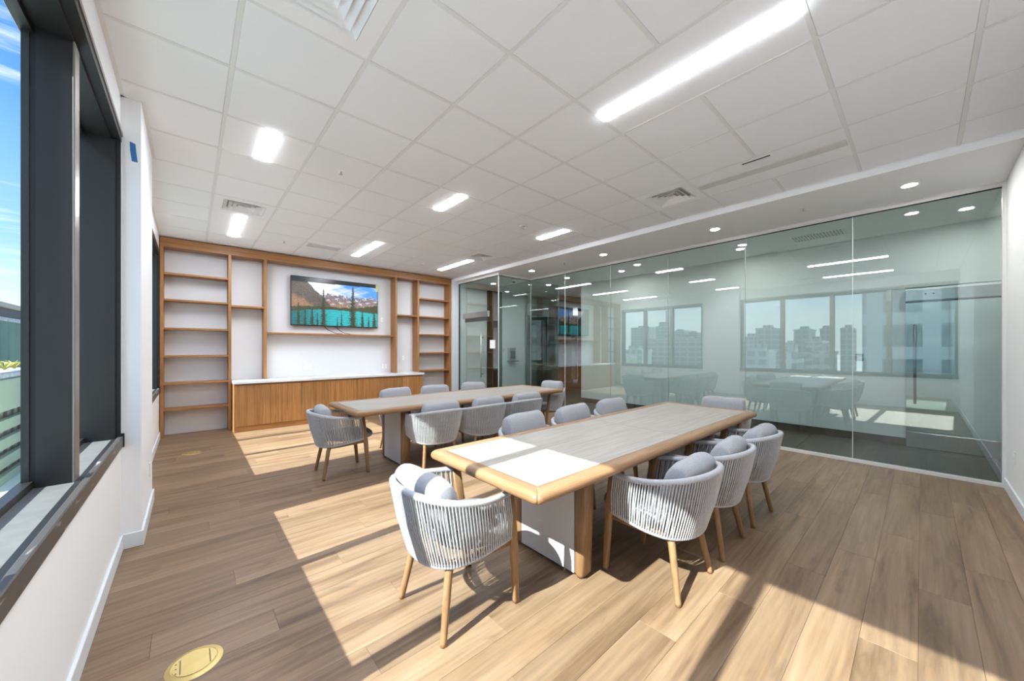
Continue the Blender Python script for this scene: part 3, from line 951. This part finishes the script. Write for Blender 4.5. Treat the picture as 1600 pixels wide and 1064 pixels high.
def make_chair():
    """armchair facing +y, origin on the floor between the legs"""
    t = empty('rope_armchair')
    top = [(-0.258, 0.150, 0.628), (-0.285, 0.04, 0.634), (-0.292, -0.08, 0.648), (-0.262, -0.205, 0.672), (-0.165, -0.300, 0.694), (0, -0.332, 0.700),
           (0.165, -0.300, 0.694), (0.262, -0.205, 0.672), (0.292, -0.08, 0.648), (0.285, 0.04, 0.634), (0.258, 0.150, 0.628)]
    low = [(-0.250, 0.175, 0.385), (-0.254, 0.06, 0.370), (-0.246, -0.06, 0.352), (-0.205, -0.165, 0.340), (-0.115, -0.232, 0.336), (0, -0.250, 0.335),
           (0.115, -0.232, 0.336), (0.205, -0.165, 0.340), (0.246, -0.06, 0.352), (0.254, 0.06, 0.370), (0.250, 0.175, 0.385)]
    NS = 86
    tp, lp = cr_spline(top, NS), cr_spline(low, NS)
    put('top_rail', MB().tube(cr_spline(top, 40), 0.0175, 10), M['rope_rim'], t)
    put('lower_rail', MB().tube(cr_spline(low, 36), 0.011, 8), M['rope_rim'], t)
    ro = MB()
    for q in range(1, NS):
        a, b_ = tp[q], lp[q]
        ctr = Vector((0, -0.02, 0))
        for side, shift in ((1, 0), (-1, 1)):
            if side < 0 and q % 2: continue
            p, r_ = a.copy(), b_.copy()
            if shift: r_ = lp[min(NS, q + 1)].copy()
            na = Vector((p.x, p.y + 0.02, 0)).normalized() * (0.0135 * side)
            nb = Vector((r_.x, r_.y + 0.02, 0)).normalized() * (0.008 * side)
            mid = (p + na + r_ + nb) / 2 + Vector((p.x, p.y + 0.02, 0)).normalized() * 0.010
            ro.tube([p + na, mid, r_ + nb], 0.0041 if side > 0 else 0.0036, 5, cap=False)
    w_ = put('rope_weave', ro, M['rope'], t)
    w_['kind'] = 'stuff'
    for s in (-1, 1):
        # front leg rises into the arm post
        pts = [(s * 0.226, 0.232, 0.0), (s * 0.228, 0.228, 0.02), (s * 0.240, 0.200, 0.34), (s * 0.246, 0.188, 0.40), (s * 0.256, 0.152, 0.645)]
        rad = [(0.0135, 0.0145), (0.0150, 0.0165), (0.0165, 0.024), (0.0150, 0.027), (0.0140, 0.030)]
        put('front_leg', MB().tube(pts, rad, 16, squash=0.5, up=(1, 0, 0)), M['chair_wood'], t)
        pts = [(s * 0.222, -0.222, 0.0), (s * 0.220, -0.220, 0.02), (s * 0.180, -0.168, 0.30), (s * 0.172, -0.150, 0.352)]
        put('rear_leg', MB().tube(pts, [0.0150, 0.0165, 0.0205, 0.023], 14), M['chair_wood'], t)
        pts = [(s * 0.236, 0.190, 0.362), (s * 0.224, 0.06, 0.352), (s * 0.200, -0.06, 0.338), (s * 0.170, -0.150, 0.330)]
        put('side_apron', MB().tube(pts, [(0.013, 0.022)] * 4, 10, squash=0.6, up=(1, 0, 0)), M['chair_wood'], t)
    put('front_apron', MB().tube([(-0.236, 0.186, 0.360), (0, 0.196, 0.366), (0.236, 0.186, 0.360)], [(0.020, 0.012)] * 3, 10, squash=0.6, up=(0, 0, 1)), M['chair_wood'], t)
    put('rear_apron', MB().tube([(-0.172, -0.150, 0.330), (0, -0.205, 0.328), (0.172, -0.150, 0.330)], [(0.018, 0.012)] * 3, 10, squash=0.6, up=(0, 0, 1)), M['chair_wood'], t)
    # seat pad: soft disc, a little square
    sb = MB()
    prof = [(0.12, 0.372), (0.205, 0.374), (0.232, 0.385), (0.243, 0.405), (0.240, 0.425), (0.222, 0.442), (0.17, 0.452), (0.08, 0.456), (0.01, 0.457)]
    verts, faces = [], []
    n_ = 32
    for r, z in prof:
        for k in range(n_):
            a = 2 * math.pi * k / n_
            ca_, sa_ = math.cos(a), math.sin(a)
            e = 0.78
            verts.append((r * math.copysign(abs(ca_) ** e, ca_), 0.082 + r * 1.0 * math.copysign(abs(sa_) ** e, sa_), z))
    for i in range(len(prof) - 1):
        for k in range(n_):
            a, b_ = i * n_ + k, i * n_ + (k + 1) % n_
            faces.append((a, b_, b_ + n_, a + n_))
    faces.append(tuple(range(n_))[::-1]); faces.append(tuple((len(prof) - 1) * n_ + k for k in range(n_)))
    put('seat_pad', sb.add(verts, faces, True), M['seat'], t)
    pm = pillow_mesh(0.44, 0.285, 0.15)
    put('back_pillow', pm, M['cushion'], t, (0, -0.188, 0.622), (math.radians(17), 0, 0))
    return t


# x, y, heading (degrees, 0 looks along +y), pillow lean, label
SPOTS = [
    (1.105, 1.70, -90, 'rope armchair at the sunlit window end of the long table, mullion shadow across its pillow'),
    (2.187, 1.09, 0, 'rope armchair beside the wooden leg post, standing on the sunlit planks'),
    (2.815, 1.09, 2, 'middle rope armchair of the three with rope backs turned to the camera wall'),
    (3.500, 1.08, -2, 'rope armchair beside the glass wall, last in the row along the sunlit table'),
    (2.200, 2.12, 181, 'rope armchair behind the sunlit table, its grey pillow just past the sun patch'),
    (2.850, 2.11, 179, 'middle rope armchair of the three between the two tables facing the sunlit table'),
    (3.560, 2.12, 182, 'rope armchair between the tables with the dark corridor floor behind its pillow'),
    (4.430, 1.52, 92, 'rope armchair at the glass end of the sunlit table'),
    (1.285, 4.37, -94, 'rope armchair in shade at the window end of the table by the cabinet'),
    (2.130, 3.80, -3, 'rope armchair by the cabinet table with a sun patch on its rope back'),
    (2.780, 3.78, 1, 'middle rope armchair of three turned backs along the cabinet table'),
    (3.450, 3.78, -1, 'rope armchair nearest the glass in the row of backs along the cabinet table'),
    (2.210, 4.80, 181, 'rope armchair between table and cabinet doors with its pillow before the teak'),
    (2.830, 4.79, 179, 'rope armchair in front of the cabinet end below the narrow shelves'),
    (3.560, 4.80, 180, 'rope armchair whose pillow stands before the glass entrance door'),
    (4.540, 4.28, 91, 'rope armchair at the glass end of the table by the cabinet'),
]
proto = make_chair()
for q, (cx_, cy_, rz, lab) in enumerate(SPOTS):
    o = proto if q == 0 else copy_tree(proto)
    o.location = (cx_, cy_, 0)
    o.rotation_euler = (0, 0, math.radians(rz))
    tag(o, lab.replace('nearest', 'next to'), 'chair', 'rope armchairs around the two tables')
    for ch in o.children:
        if ch.name.startswith('back_pillow'):
            ch.location.z += 0.0 if q < 4 or q == 8 else (0.03 if 9 <= q <= 11 else 0.065)
            ch.rotation_euler = (math.radians((14 if q < 4 else 9) + 8 * random.random()), math.radians(random.uniform(-2.5, 2.5)), math.radians(random.uniform(-3, 3)))

# ================================================================== CEILING FIXTURES
def troffer(i, j, n_, lit, label):
    x0, y0 = GX + i * GT, GY + j * GT
    W, L = GT - BARW, n_ * GT - BARW
    t = tag(empty('ceiling_lamp', (x0 + GT / 2, y0 + n_ * GT / 2, CEIL)), label, 'lamp', 'recessed ceiling lamps in the tile grid')
    hw, hl, lw = W / 2, L / 2, 0.068
    hs = MB()
    hs.box(-hw, -hl, 0.03, hw, hl, 0.045)
    for s in (-1, 1):
        poly = [(s * hw, 0.0), (s * (lw + 0.003), 0.0), (s * (lw + 0.003), 0.03), (s * hw, 0.03)]
        hs.prism(poly, 'y', -hl, hl)
        hs.box(-lw - 0.003, s * hl, 0.0, lw + 0.003, s * (hl - 0.008), 0.03)
    put('housing', hs, M['fixture'], t)
    ln = MB()
    prof = []
    for q in range(9):
        a = math.pi * q / 8
        prof.append((lw * math.cos(a), 0.003 - 0.014 * math.sin(a)))
    ln.prism(prof + [(-lw, 0.029), (lw, 0.029)], 'y', -hl + 0.009, hl - 0.009)
    put('lens', ln, M['lens'] if lit else M['lens_off'], t)
    if not lit:
        put('sensor_slot', MB().box(-hw * 0.86, -0.10, -0.003, -hw * 0.80, 0.12, 0.03), M['vent_dark'], t)
    return t


lamp_labels = [
    'square lit ceiling lamp beside the window pilaster',
    'square lit ceiling lamp in the middle of the ceiling over the gap between tables',
    'square lit ceiling lamp close to the soffit beside the smoke detector',
    'long lit ceiling lamp next to the window above the tall bookcase bay',
    'long lit ceiling lamp in front of the television next to the slotted grille',
    'long lit ceiling lamp by the soffit above the cabinet end of the glass',
    'long lit ceiling lamp overhead, biggest of the lit lamps',
    'long lit ceiling lamp above the window beyond the top edge, mirrored in the glass wall',
]
for (i, j, n_), lab in zip(LIT, lamp_labels): troffer(i, j, n_, True, lab)
troffer(*UNLIT[0], False, 'long unlit ceiling lamp beside the soffit with a dark sensor slot')


def diffuser(i, j, label):
    t = tag(empty('air_diffuser', (GX + (i + 0.5) * GT, GY + (j + 0.5) * GT, CEIL)), label, 'air vent', 'square ceiling air vents')
    h = (GT - BARW) / 2
    a = 0.205
    fr = MB()
    for s in (-1, 1):
        fr.box(s * a, -h, -0.003, s * h, h, 0.012)
        fr.box(-a, s * a, -0.003, a, s * h, 0.012)
    put('face_plate', fr, M['fixture'], t)
    put('dark_neck', MB().box(-a, -a, 0.040, a, a, 0.045), M['vent_grey'], t)
    for q in range(4):
        r0 = a - 0.004 - q * 0.046
        r1 = r0 - 0.037
        v, f = [], []
        for r, z in ((r0, -0.004), (r1, 0.026), (r1, 0.0235), (r0, -0.0065)):
            v += [(-r, -r, z), (r, -r, z), (r, r, z), (-r, r, z)]
        for k in range(4):
            for e in range(4):
                f.append((k * 4 + e, k * 4 + (e + 1) % 4, ((k + 1) % 4) * 4 + (e + 1) % 4, ((k + 1) % 4) * 4 + e))
        put('vane', MB().add(v, f), M['fixture'], t)
    put('centre_plate', MB().box(-0.022, -0.022, -0.006, 0.022, 0.022, -0.002), M['fixture'], t)
    return t


for (i, j), lab in zip(VENT, ['square white air vent cut by the top of the picture',
                              'square white air vent next to the lamp above the bookcase',
                              'square white air vent at the end of the unlit lamp',
                              'square white air vent touching the lamp beside the glass entrance']):
    diffuser(i, j, lab)


def grille(name, cx_, cy_, z, lx, ly, label, group):
    t = tag(empty(name, (cx_, cy_, z)), label, 'grille', group)
    fr = MB()
    for s in (-1, 1):
        fr.box(s * lx / 2, -ly / 2 - 0.025, -0.004, s * (lx / 2 + 0.025), ly / 2 + 0.025, 0.01)
        fr.box(-lx / 2, s * ly / 2, -0.004, lx / 2, s * (ly / 2 + 0.025), 0.01)
    put('frame', fr, M['fixture'], t)
    put('backing', MB().box(-lx / 2, -ly / 2, 0.010, lx / 2, ly / 2, 0.014), M['vent_dark'], t)
    return t


gi, gj = GRILLE[0]
gx, gy = GX + (gi + 0.5) * GT, GY + (gj + 0.5) * GT
put('ceiling_tile', MB().rbox(gx - GT / 2 + G_, gy - GT / 2 + G_, CEIL + 0.012, gx + GT / 2 - G_, gy + GT / 2 - G_, CEIL + 0.03, 0.002), M['tile'], ceil)
t = grille('return_grille', gx, gy, CEIL - 0.004, 0.50, 0.24, 'grey slotted return grille in the ceiling above the television', None)
fill = MB()
for s in (-1, 1):
    fill.box(-GT / 2 + G_, s * 0.145, 0.001, GT / 2 - G_, s * (GT / 2 - G_), 0.010)
    fill.box(s * 0.275, -0.145, 0.001, s * (GT / 2 - G_), 0.145, 0.010)
put('face_plate', fill, M['tile'], t)
for q in range(12):
    put('louvre', MB().box(-0.25, -0.115 + q * 0.02, -0.002, 0.25, -0.108 + q * 0.02, 0.008), M['fixture'], t)
t = grille('corridor_grille', 6.95, 1.02, SOF - 0.004, 0.34, 0.56, 'dark slotted air grille in the corridor ceiling behind the glass', None)
for q in range(16):
    put('louvre', MB().box(-0.17, -0.27 + q * 0.036, -0.002, 0.17, -0.261 + q * 0.036, 0.008), M['steel_dark'], t)
put('centre_bar', MB().box(-0.006, -0.28, -0.004, 0.006, 0.28, 0.006), M['fixture'], t)


def downlight(x, y_, label, lens='downlight'):
    t = tag(empty('downlight', (x, y_, SOF)), label, 'downlight', 'round recessed downlights')
    ring = MB()
    n_ = 28
    v, f = [], []
    for r, z in ((0.074, 0.0), (0.070, -0.004), (0.056, -0.003), (0.054, 0.002)):
        for k in range(n_):
            a = 2 * math.pi * k / n_
            v.append((r * math.cos(a), r * math.sin(a), z))
    for i in range(3):
        for k in range(n_):
            f.append((i * n_ + k, i * n_ + (k + 1) % n_, (i + 1) * n_ + (k + 1) % n_, (i + 1) * n_ + k))
    put('trim_ring', ring.add(v, f, True), M['fixture'], t)
    put('lens', MB().lathe([(0.055, -0.0015), (0.055, 0.001)], 28), M[lens], t)
    return t


for yv, lab in ((0.08, 'round downlight in the soffit beside the white end wall'), (1.92, 'second round downlight in the soffit counted from the white end wall'),
                (3.76, 'third round downlight in the soffit counted from the white end wall'), (5.57, 'round downlight in the soffit at the jog of the glass')):
    downlight(5.51, yv, lab)
for xv, yv, lab in ((6.94, -0.36, 'round downlight behind the glass above the corridor door'), (6.92, 2.02, 'round downlight in the corridor ceiling past the dark grille'),
                    (6.98, 4.30, 'round downlight halfway along the corridor behind the glass'), (7.05, 6.50, 'round downlight at the dark end of the corridor'),
                    (7.98, -0.28, 'added round downlight past the corridor door, lighting the suite wall'),  # added lamp, brightens the suite wall behind the door glass
                    (5.85, 7.32, 'round downlight behind the glass entrance door')):
    downlight(xv, yv, lab, 'corridor_lens')


def sprinkler(x, y_, z, label):
    t = tag(empty('sprinkler_head', (x, y_, z)), label, 'sprinkler', 'ceiling sprinkler heads')
    put('escutcheon', MB().lathe([(0.032, 0.0), (0.030, -0.004), (0.012, -0.007)], 16), M['fixture'], t)
    put('stem', MB().tube([(0, 0, -0.004), (0, 0, -0.028)], 0.007, 8), M['steel'], t)
    put('deflector', MB().lathe([(0.016, -0.030), (0.016, -0.033)], 12), M['steel'], t)


sprinkler(GX + 1.5 * GT, GY + 1.55 * GT, CEIL - 0.003, 'small chrome sprinkler head in the tile next to the window-side square lamp')
sprinkler(GX + 1.55 * GT, GY + 6.6 * GT, CEIL - 0.003, 'tiny sprinkler head in the tile above the bookcase')
sprinkler(GX + 5.55 * GT, GY + 6.5 * GT, CEIL - 0.003, 'tiny sprinkler head above the narrow shelves beside the television')
sprinkler(5.46, 0.93, SOF, 'small sprinkler head in the soffit between two downlights')
sprinkler(5.46, 4.62, SOF, 'flat small sprinkler cap in the soffit near the jog of the glass')

sd = tag(empty('smoke_detector', (GX + 5.5 * GT, GY + 1.5 * GT, CEIL - 0.003)), 'white smoke detector with strobe on the ceiling', 'detector')
put('base', MB().lathe([(0.062, 0.0), (0.062, -0.012), (0.052, -0.02), (0.01, -0.022)], 24), M['plate'], sd)
put('strobe', MB().lathe([(0.030, -0.02), (0.030, -0.045), (0.018, -0.060), (0.005, -0.064)], 16, (-0.03, -0.03, 0)), M['steel'], sd)

cm = tag(empty('dome_camera', (5.93, 6.62, SOF)), 'small dark dome camera on the ceiling behind the glass jog', 'camera')
put('base', MB().lathe([(0.060, 0.0), (0.060, -0.025), (0.05, -0.03)], 20), M['plate'], cm)
put('dome', MB().lathe([(0.046, -0.028), (0.043, -0.048), (0.030, -0.066), (0.006, -0.074)], 20), M['black'], cm)

# ================================================================== SMALL THINGS
def floor_box(x, y_, label):
    t = tag(empty('floor_box', (x, y_, 0)), label, 'floor box', 'round brass floor boxes')
    put('flange', MB().lathe([(0.100, 0.0), (0.098, 0.002), (0.080, 0.0055), (0.077, 0.0045), (0.01, 0.0045)], 48, smooth=False), M['brass'], t)
    lid = MB().lathe([(0.074, 0.004), (0.074, 0.0068), (0.01, 0.0068)], 48, smooth=False)
    ld = put('lid', lid, M['brass'], t)
    put('lid_slot', MB().box(-0.050, -0.046, 0.0066, -0.046, 0.046, 0.0074), M['brass_dark'], ld)
    put('lid_slot', MB().box(0.050, -0.046, 0.0066, 0.054, 0.046, 0.0074), M['brass_dark'], ld)
    for q in (-0.03, 0.0, 0.03):
        put('screw', MB().lathe([(0.0032, 0.0066), (0.0032, 0.0075)], 8, (-0.062, q, 0)), M['brass_dark'], ld)
    return t


floor_box(0.015, 2.13, 'round brass floor box close to the window wall')
floor_box(0.015, 6.43, 'round brass floor box in front of the tall bookcase bay')


def outlet(name, p, axis, label, n_=1):
    """wall plate; axis is the way it faces"""
    t = tag(empty(name, p), label, 'outlet', 'white wall outlets')
    w, h = 0.07 * n_ + 0.004, 0.115
    def bx(a0, a1, z0, z1, d0, d1):
        mb = MB()
        if axis == '-y': return mb.rbox(a0, -d1, z0, a1, -d0, z1, 0.0012)
        if axis == '+y': return mb.rbox(a0, d0, z0, a1, d1, z1, 0.0012)
        return mb.rbox(d0, a0, z0, d1, a1, z1, 0.0012)
    put('plate', bx(-w / 2, w / 2, -h / 2, h / 2, 0.0, 0.006), M['plate'], t)
    for k in range(n_):
        c = (k - (n_ - 1) / 2) * 0.07
        for zc in (-0.026, 0.026):
            put('socket', bx(c - 0.017, c + 0.017, zc - 0.015, zc + 0.015, 0.006, 0.008), M['fixture'], t)
    return t


outlet('wall_outlet', (1.73, YF, 1.02), '-y', 'double white outlet low on the wall under the television', 2)
outlet('wall_outlet', (3.28, YF, 0.99), '-y', 'white outlet by the bookcase upright above the worktop end', 2)
outlet('wall_outlet', (3.72, YF, 1.17), '-y', 'white outlet inside the narrow bay of the bookcase', 1)
outlet('wall_outlet', (3.22, YF, 2.03), '-y', 'white outlet on the wall beside the television screen', 1)
outlet('wall_outlet', (-0.26, 4.36, 0.36), '+x', 'white outlet on the pilaster between the windows', 1)
outlet('wall_outlet', (5.55, YN, 0.40), '+y', 'white outlet low on the plain wall next to the glass', 1)

tag(put('tape_strip', MB().add([(-0.316, 3.6635, 2.835), (-0.288, 3.6635, 2.825), (-0.283, 3.6635, 2.76), (-0.277, 3.6635, 2.70), (-0.306, 3.6635, 2.70), (-0.314, 3.6635, 2.77),
                                (-0.316, 3.6655, 2.835), (-0.288, 3.6655, 2.825), (-0.283, 3.6655, 2.76), (-0.277, 3.6655, 2.70), (-0.306, 3.6655, 2.70), (-0.314, 3.6655, 2.77)],
                               [(0, 1, 2, 3, 4, 5), (11, 10, 9, 8, 7, 6), (0, 6, 7, 1), (1, 7, 8, 2), (2, 8, 9, 3), (3, 9, 10, 4), (4, 10, 11, 5), (5, 11, 6, 0)]), M['tape']),
    'strip of blue masking tape high on the white pilaster', 'tape')
tag(put('paper_notice', MB().box(JOG_X - 0.009, 6.31, 1.39, JOG_X - 0.007, 6.50, 1.58), M['paper']),
    'blank white notice stuck on the glass beside the entrance', 'notice')
rd = tag(empty('lock_sensor', (XG + 0.007, 0.50, 1.28)), 'square black sensor stuck on the glass beside the corridor door', 'sensor', 'black glass sensors')
put('body', MB().rbox(0, -0.035, -0.045, 0.016, 0.035, 0.045, 0.003), M['black'], rd)
put('window', MB().box(-0.0004, -0.02, -0.03, 0.0002, 0.02, 0.03), M['vent_dark'], rd)
rd = tag(empty('lock_sensor', (XG + 0.007, 5.17, 1.34)), 'tiny black sensor on the glass joint by the dark alcove', 'sensor', 'black glass sensors')
put('body', MB().rbox(0, -0.035, -0.05, 0.016, 0.035, 0.05, 0.003), M['black'], rd)
put('window', MB().box(-0.0004, -0.02, -0.03, 0.0002, 0.02, 0.03), M['vent_dark'], rd)
ex = tag(empty('wall_dispenser', (7.30, 8.30, 1.05)), 'grey wall dispenser with a dark opening behind the glass jog', 'dispenser')
put('cabinet', MB().rbox(-0.13, -0.10, -0.02, 0.13, 0, 0.36, 0.006), M['steel'], ex)
put('opening', MB().box(-0.09, -0.103, 0.03, 0.09, -0.10, 0.26), M['black'], ex)
put('tray', MB().rbox(-0.15, -0.16, -0.06, 0.20, 0, -0.03, 0.004), M['steel_dark'], ex)
sc = tag(empty('wall_screen', (9.1, 9.60, 1.55)), 'dark wall screen in the alcove behind the glass', 'screen')
put('casing', MB().rbox(0, -0.06, 0, 2.3, 0, 1.05, 0.006), M['black'], sc)
put('panel', MB().box(0.02, -0.062, 0.02, 2.28, -0.06, 1.03), M['dark_wall'], sc)

# ================================================================== OUTSIDE
GZ = -20.0
struct('ground', MB().box(-1500, -900, GZ - 1, -1.9, 1500, GZ), M['ground'])
struct('ledge', MB().box(-2.1, -3.0, -0.75, -0.60, 12.0, -0.58), M['ext_ledge'])

sc_ = tag(empty('slatted_screen', (-2.05, 8.35, 0)), 'pale green slatted parapet screen seen through the window', 'screen wall')
put('backing', MB().box(-0.42, 0.0, -1.2, -0.34, 2.6, 0.70), M['ext_dark'], sc_)
for q in range(5):
    z = 0.27 - q * 0.27
    put('slat', MB().rbox(-0.05, 0, z - 0.085, 0.03, 2.6, z + 0.075, 0.006), M['ext_green'], sc_)
for q in range(9):
    put('block_post', MB().box(-0.30, 0.05 + q * 0.30, -1.2, -0.12, 0.20 + q * 0.30, 0.68), M['ext_tan'], sc_)
put('cap_slab', MB().rbox(-0.45, -0.05, 0.48, 0.06, 2.6, 0.94, 0.01), M['ext_green'], sc_)
gv = tag(put('gravel_bed', MB().rbox(-2.52, 8.32, 0.94, -2.02, 12.4, 1.04, 0.02), M['ext_white']), 'white gravel strip on the pale green parapet', 'gravel')
for q, (py, lab) in enumerate(((9.62, 'yellowish spiky plant on the gravel strip outside'), (10.05, 'second spiky plant on the gravel strip outside, by the mullion'))):
    pl = MB()
    for k in range(11):
        a = 2 * math.pi * k / 11 + q
        l_ = 0.16 + 0.06 * random.random()
        pl.tube([(0, 0, 0), (0.5 * l_ * math.cos(a), 0.5 * l_ * math.sin(a), 0.10), (l_ * math.cos(a), l_ * math.sin(a), 0.10 + 0.05 * random.random())], [0.008, 0.010, 0.002], 5)
    tag(put('spiky_plant', pl, M['leaf'], None, (-2.2, py, 1.055)), lab, 'plant', 'plants on the parapet')
pn = tag(empty('green_roof_wall', (-2.75, 11.0, 0)), 'dark green panelled roof wall with tan coping outside the window', 'wall')
for q in range(8):
    put('panel', MB().rbox(-0.06, q * 0.42, 0.95, 0.0, q * 0.42 + 0.415, 1.93, 0.004), M['ext_panel'], pn)
put('gutter', MB().box(-0.5, 0, 2.00, -0.02, 3.4, 2.20), M['vent_dark'], pn)
put('white_edge', MB().rbox(-0.5, 0, 1.93, 0.02, 3.4, 2.01, 0.01), M['ext_white'], pn)
put('coping', MB().rbox(-0.6, -0.1, 2.20, 0.05, 3.5, 2.29, 0.01), M['ext_tan'], pn)


def building(xd, y0, y1, ztop, depth, mat, label, steps=0):
    """block whose room-facing side stands at x = -xd"""
    t = tag(empty('city_building', (-xd, (y0 + y1) / 2, GZ)), label, 'building', 'city buildings seen from the windows')
    w, h = (y1 - y0), ztop - GZ
    put('block', MB().box(-depth, -w / 2, 0, 0, w / 2, h), mat, t)
    put('parapet', MB().box(-depth - 0.3, -w / 2 - 0.3, h, 0.3, w / 2 + 0.3, h + 0.9), M['fac3'], t)
    put('roof_plant', MB().box(-depth * 0.7, -w * 0.22, h, -depth * 0.3, w * 0.22, h + 3.0), mat, t)
    if steps:
        put('upper_block', MB().box(-depth * 0.8, -w * 0.3, h, -depth * 0.15, w * 0.3, h + steps), mat, t)
    return t


CA, SA = math.cos(0.7254), math.sin(0.7254)
def seen(x, y_, vx):
    """place a skyline edge read in the mirror of the glass: distance vx behind the mirror plane"""
    u = (x - 800) / 567.0
    yy_ = vx * (CA - u * SA) / (SA + u * CA)
    d_ = vx * SA + yy_ * CA
    return yy_, CAM_H + (544.35 - y_) / 567.0 * d_


sky = [(986, 1014, 512, 420, 'fac1', 'broad grey tower with a stepped top at the end of the skyline', 0),
       (1025, 1039, 510, 380, 'fac1', 'narrow grey tower with a small roof block in the mirrored skyline', 5),
       (1040, 1046, 486, 600, 'fac3', 'thin tallest tower of the mirrored skyline', 0),
       (1008, 1098, 530, 240, 'fac2', 'long low block under the towers of the mirrored skyline', 0),
       (1050, 1068, 517, 500, 'fac2', 'tan tower beside the thin tallest tower', 0),
       (1072, 1088, 520, 520, 'fac1', 'grey hilltop tower past the tan tower', 0),
       (1157, 1182, 527, 300, 'fac3', 'wide pale block next to the window edge in the reflection', 0),
       (1181, 1208, 514, 280, 'fac1', 'big square grey tower between the wide pale block and the mullion', 0),
       (1240, 1266, 516, 300, 'fac1', 'square grey tower alone in the middle window of the reflection', 0),
       (1258, 1284, 535, 220, 'fac2', 'low tan block at the foot of the lone square tower', 0),
       (1281, 1298, 515, 320, 'fac1', 'grey tower cut by the mullion in the reflection', 3),
       (1313, 1333, 514, 310, 'fac1', 'dark grey tower beside the glass joint in the reflection', 0),
       (1222, 1242, 537, 420, 'fac3', 'pale low block behind the mullion in the reflection', 0),
       (1165, 1200, 551, 150, 'fac3', 'small pale roof block close below the skyline', 0),
       (1222, 1244, 556, 120, 'fac3', 'small white roof block close to the building', 0),
       (1270, 1300, 553, 140, 'fac2', 'small tan roof block in front of the low city', 0),
       (968, 1003, 549, 170, 'fac3', 'small pale block at the far end of the low city', 0)]
for x0, x1, yt, vx, mt, lab, st in sky:
    ya, zt = seen(x1, yt, vx)
    yb, zt2 = seen(x0, yt, vx)
    building(vx - 2 * XG, min(ya, yb), max(ya, yb), min(zt, zt2), 18 if vx > 200 else 10, M[mt], lab, st)
building(34, -32.0, 3.6, 13.5, 14, M['fac3'], 'pale office block with window bands close to the building', 0)
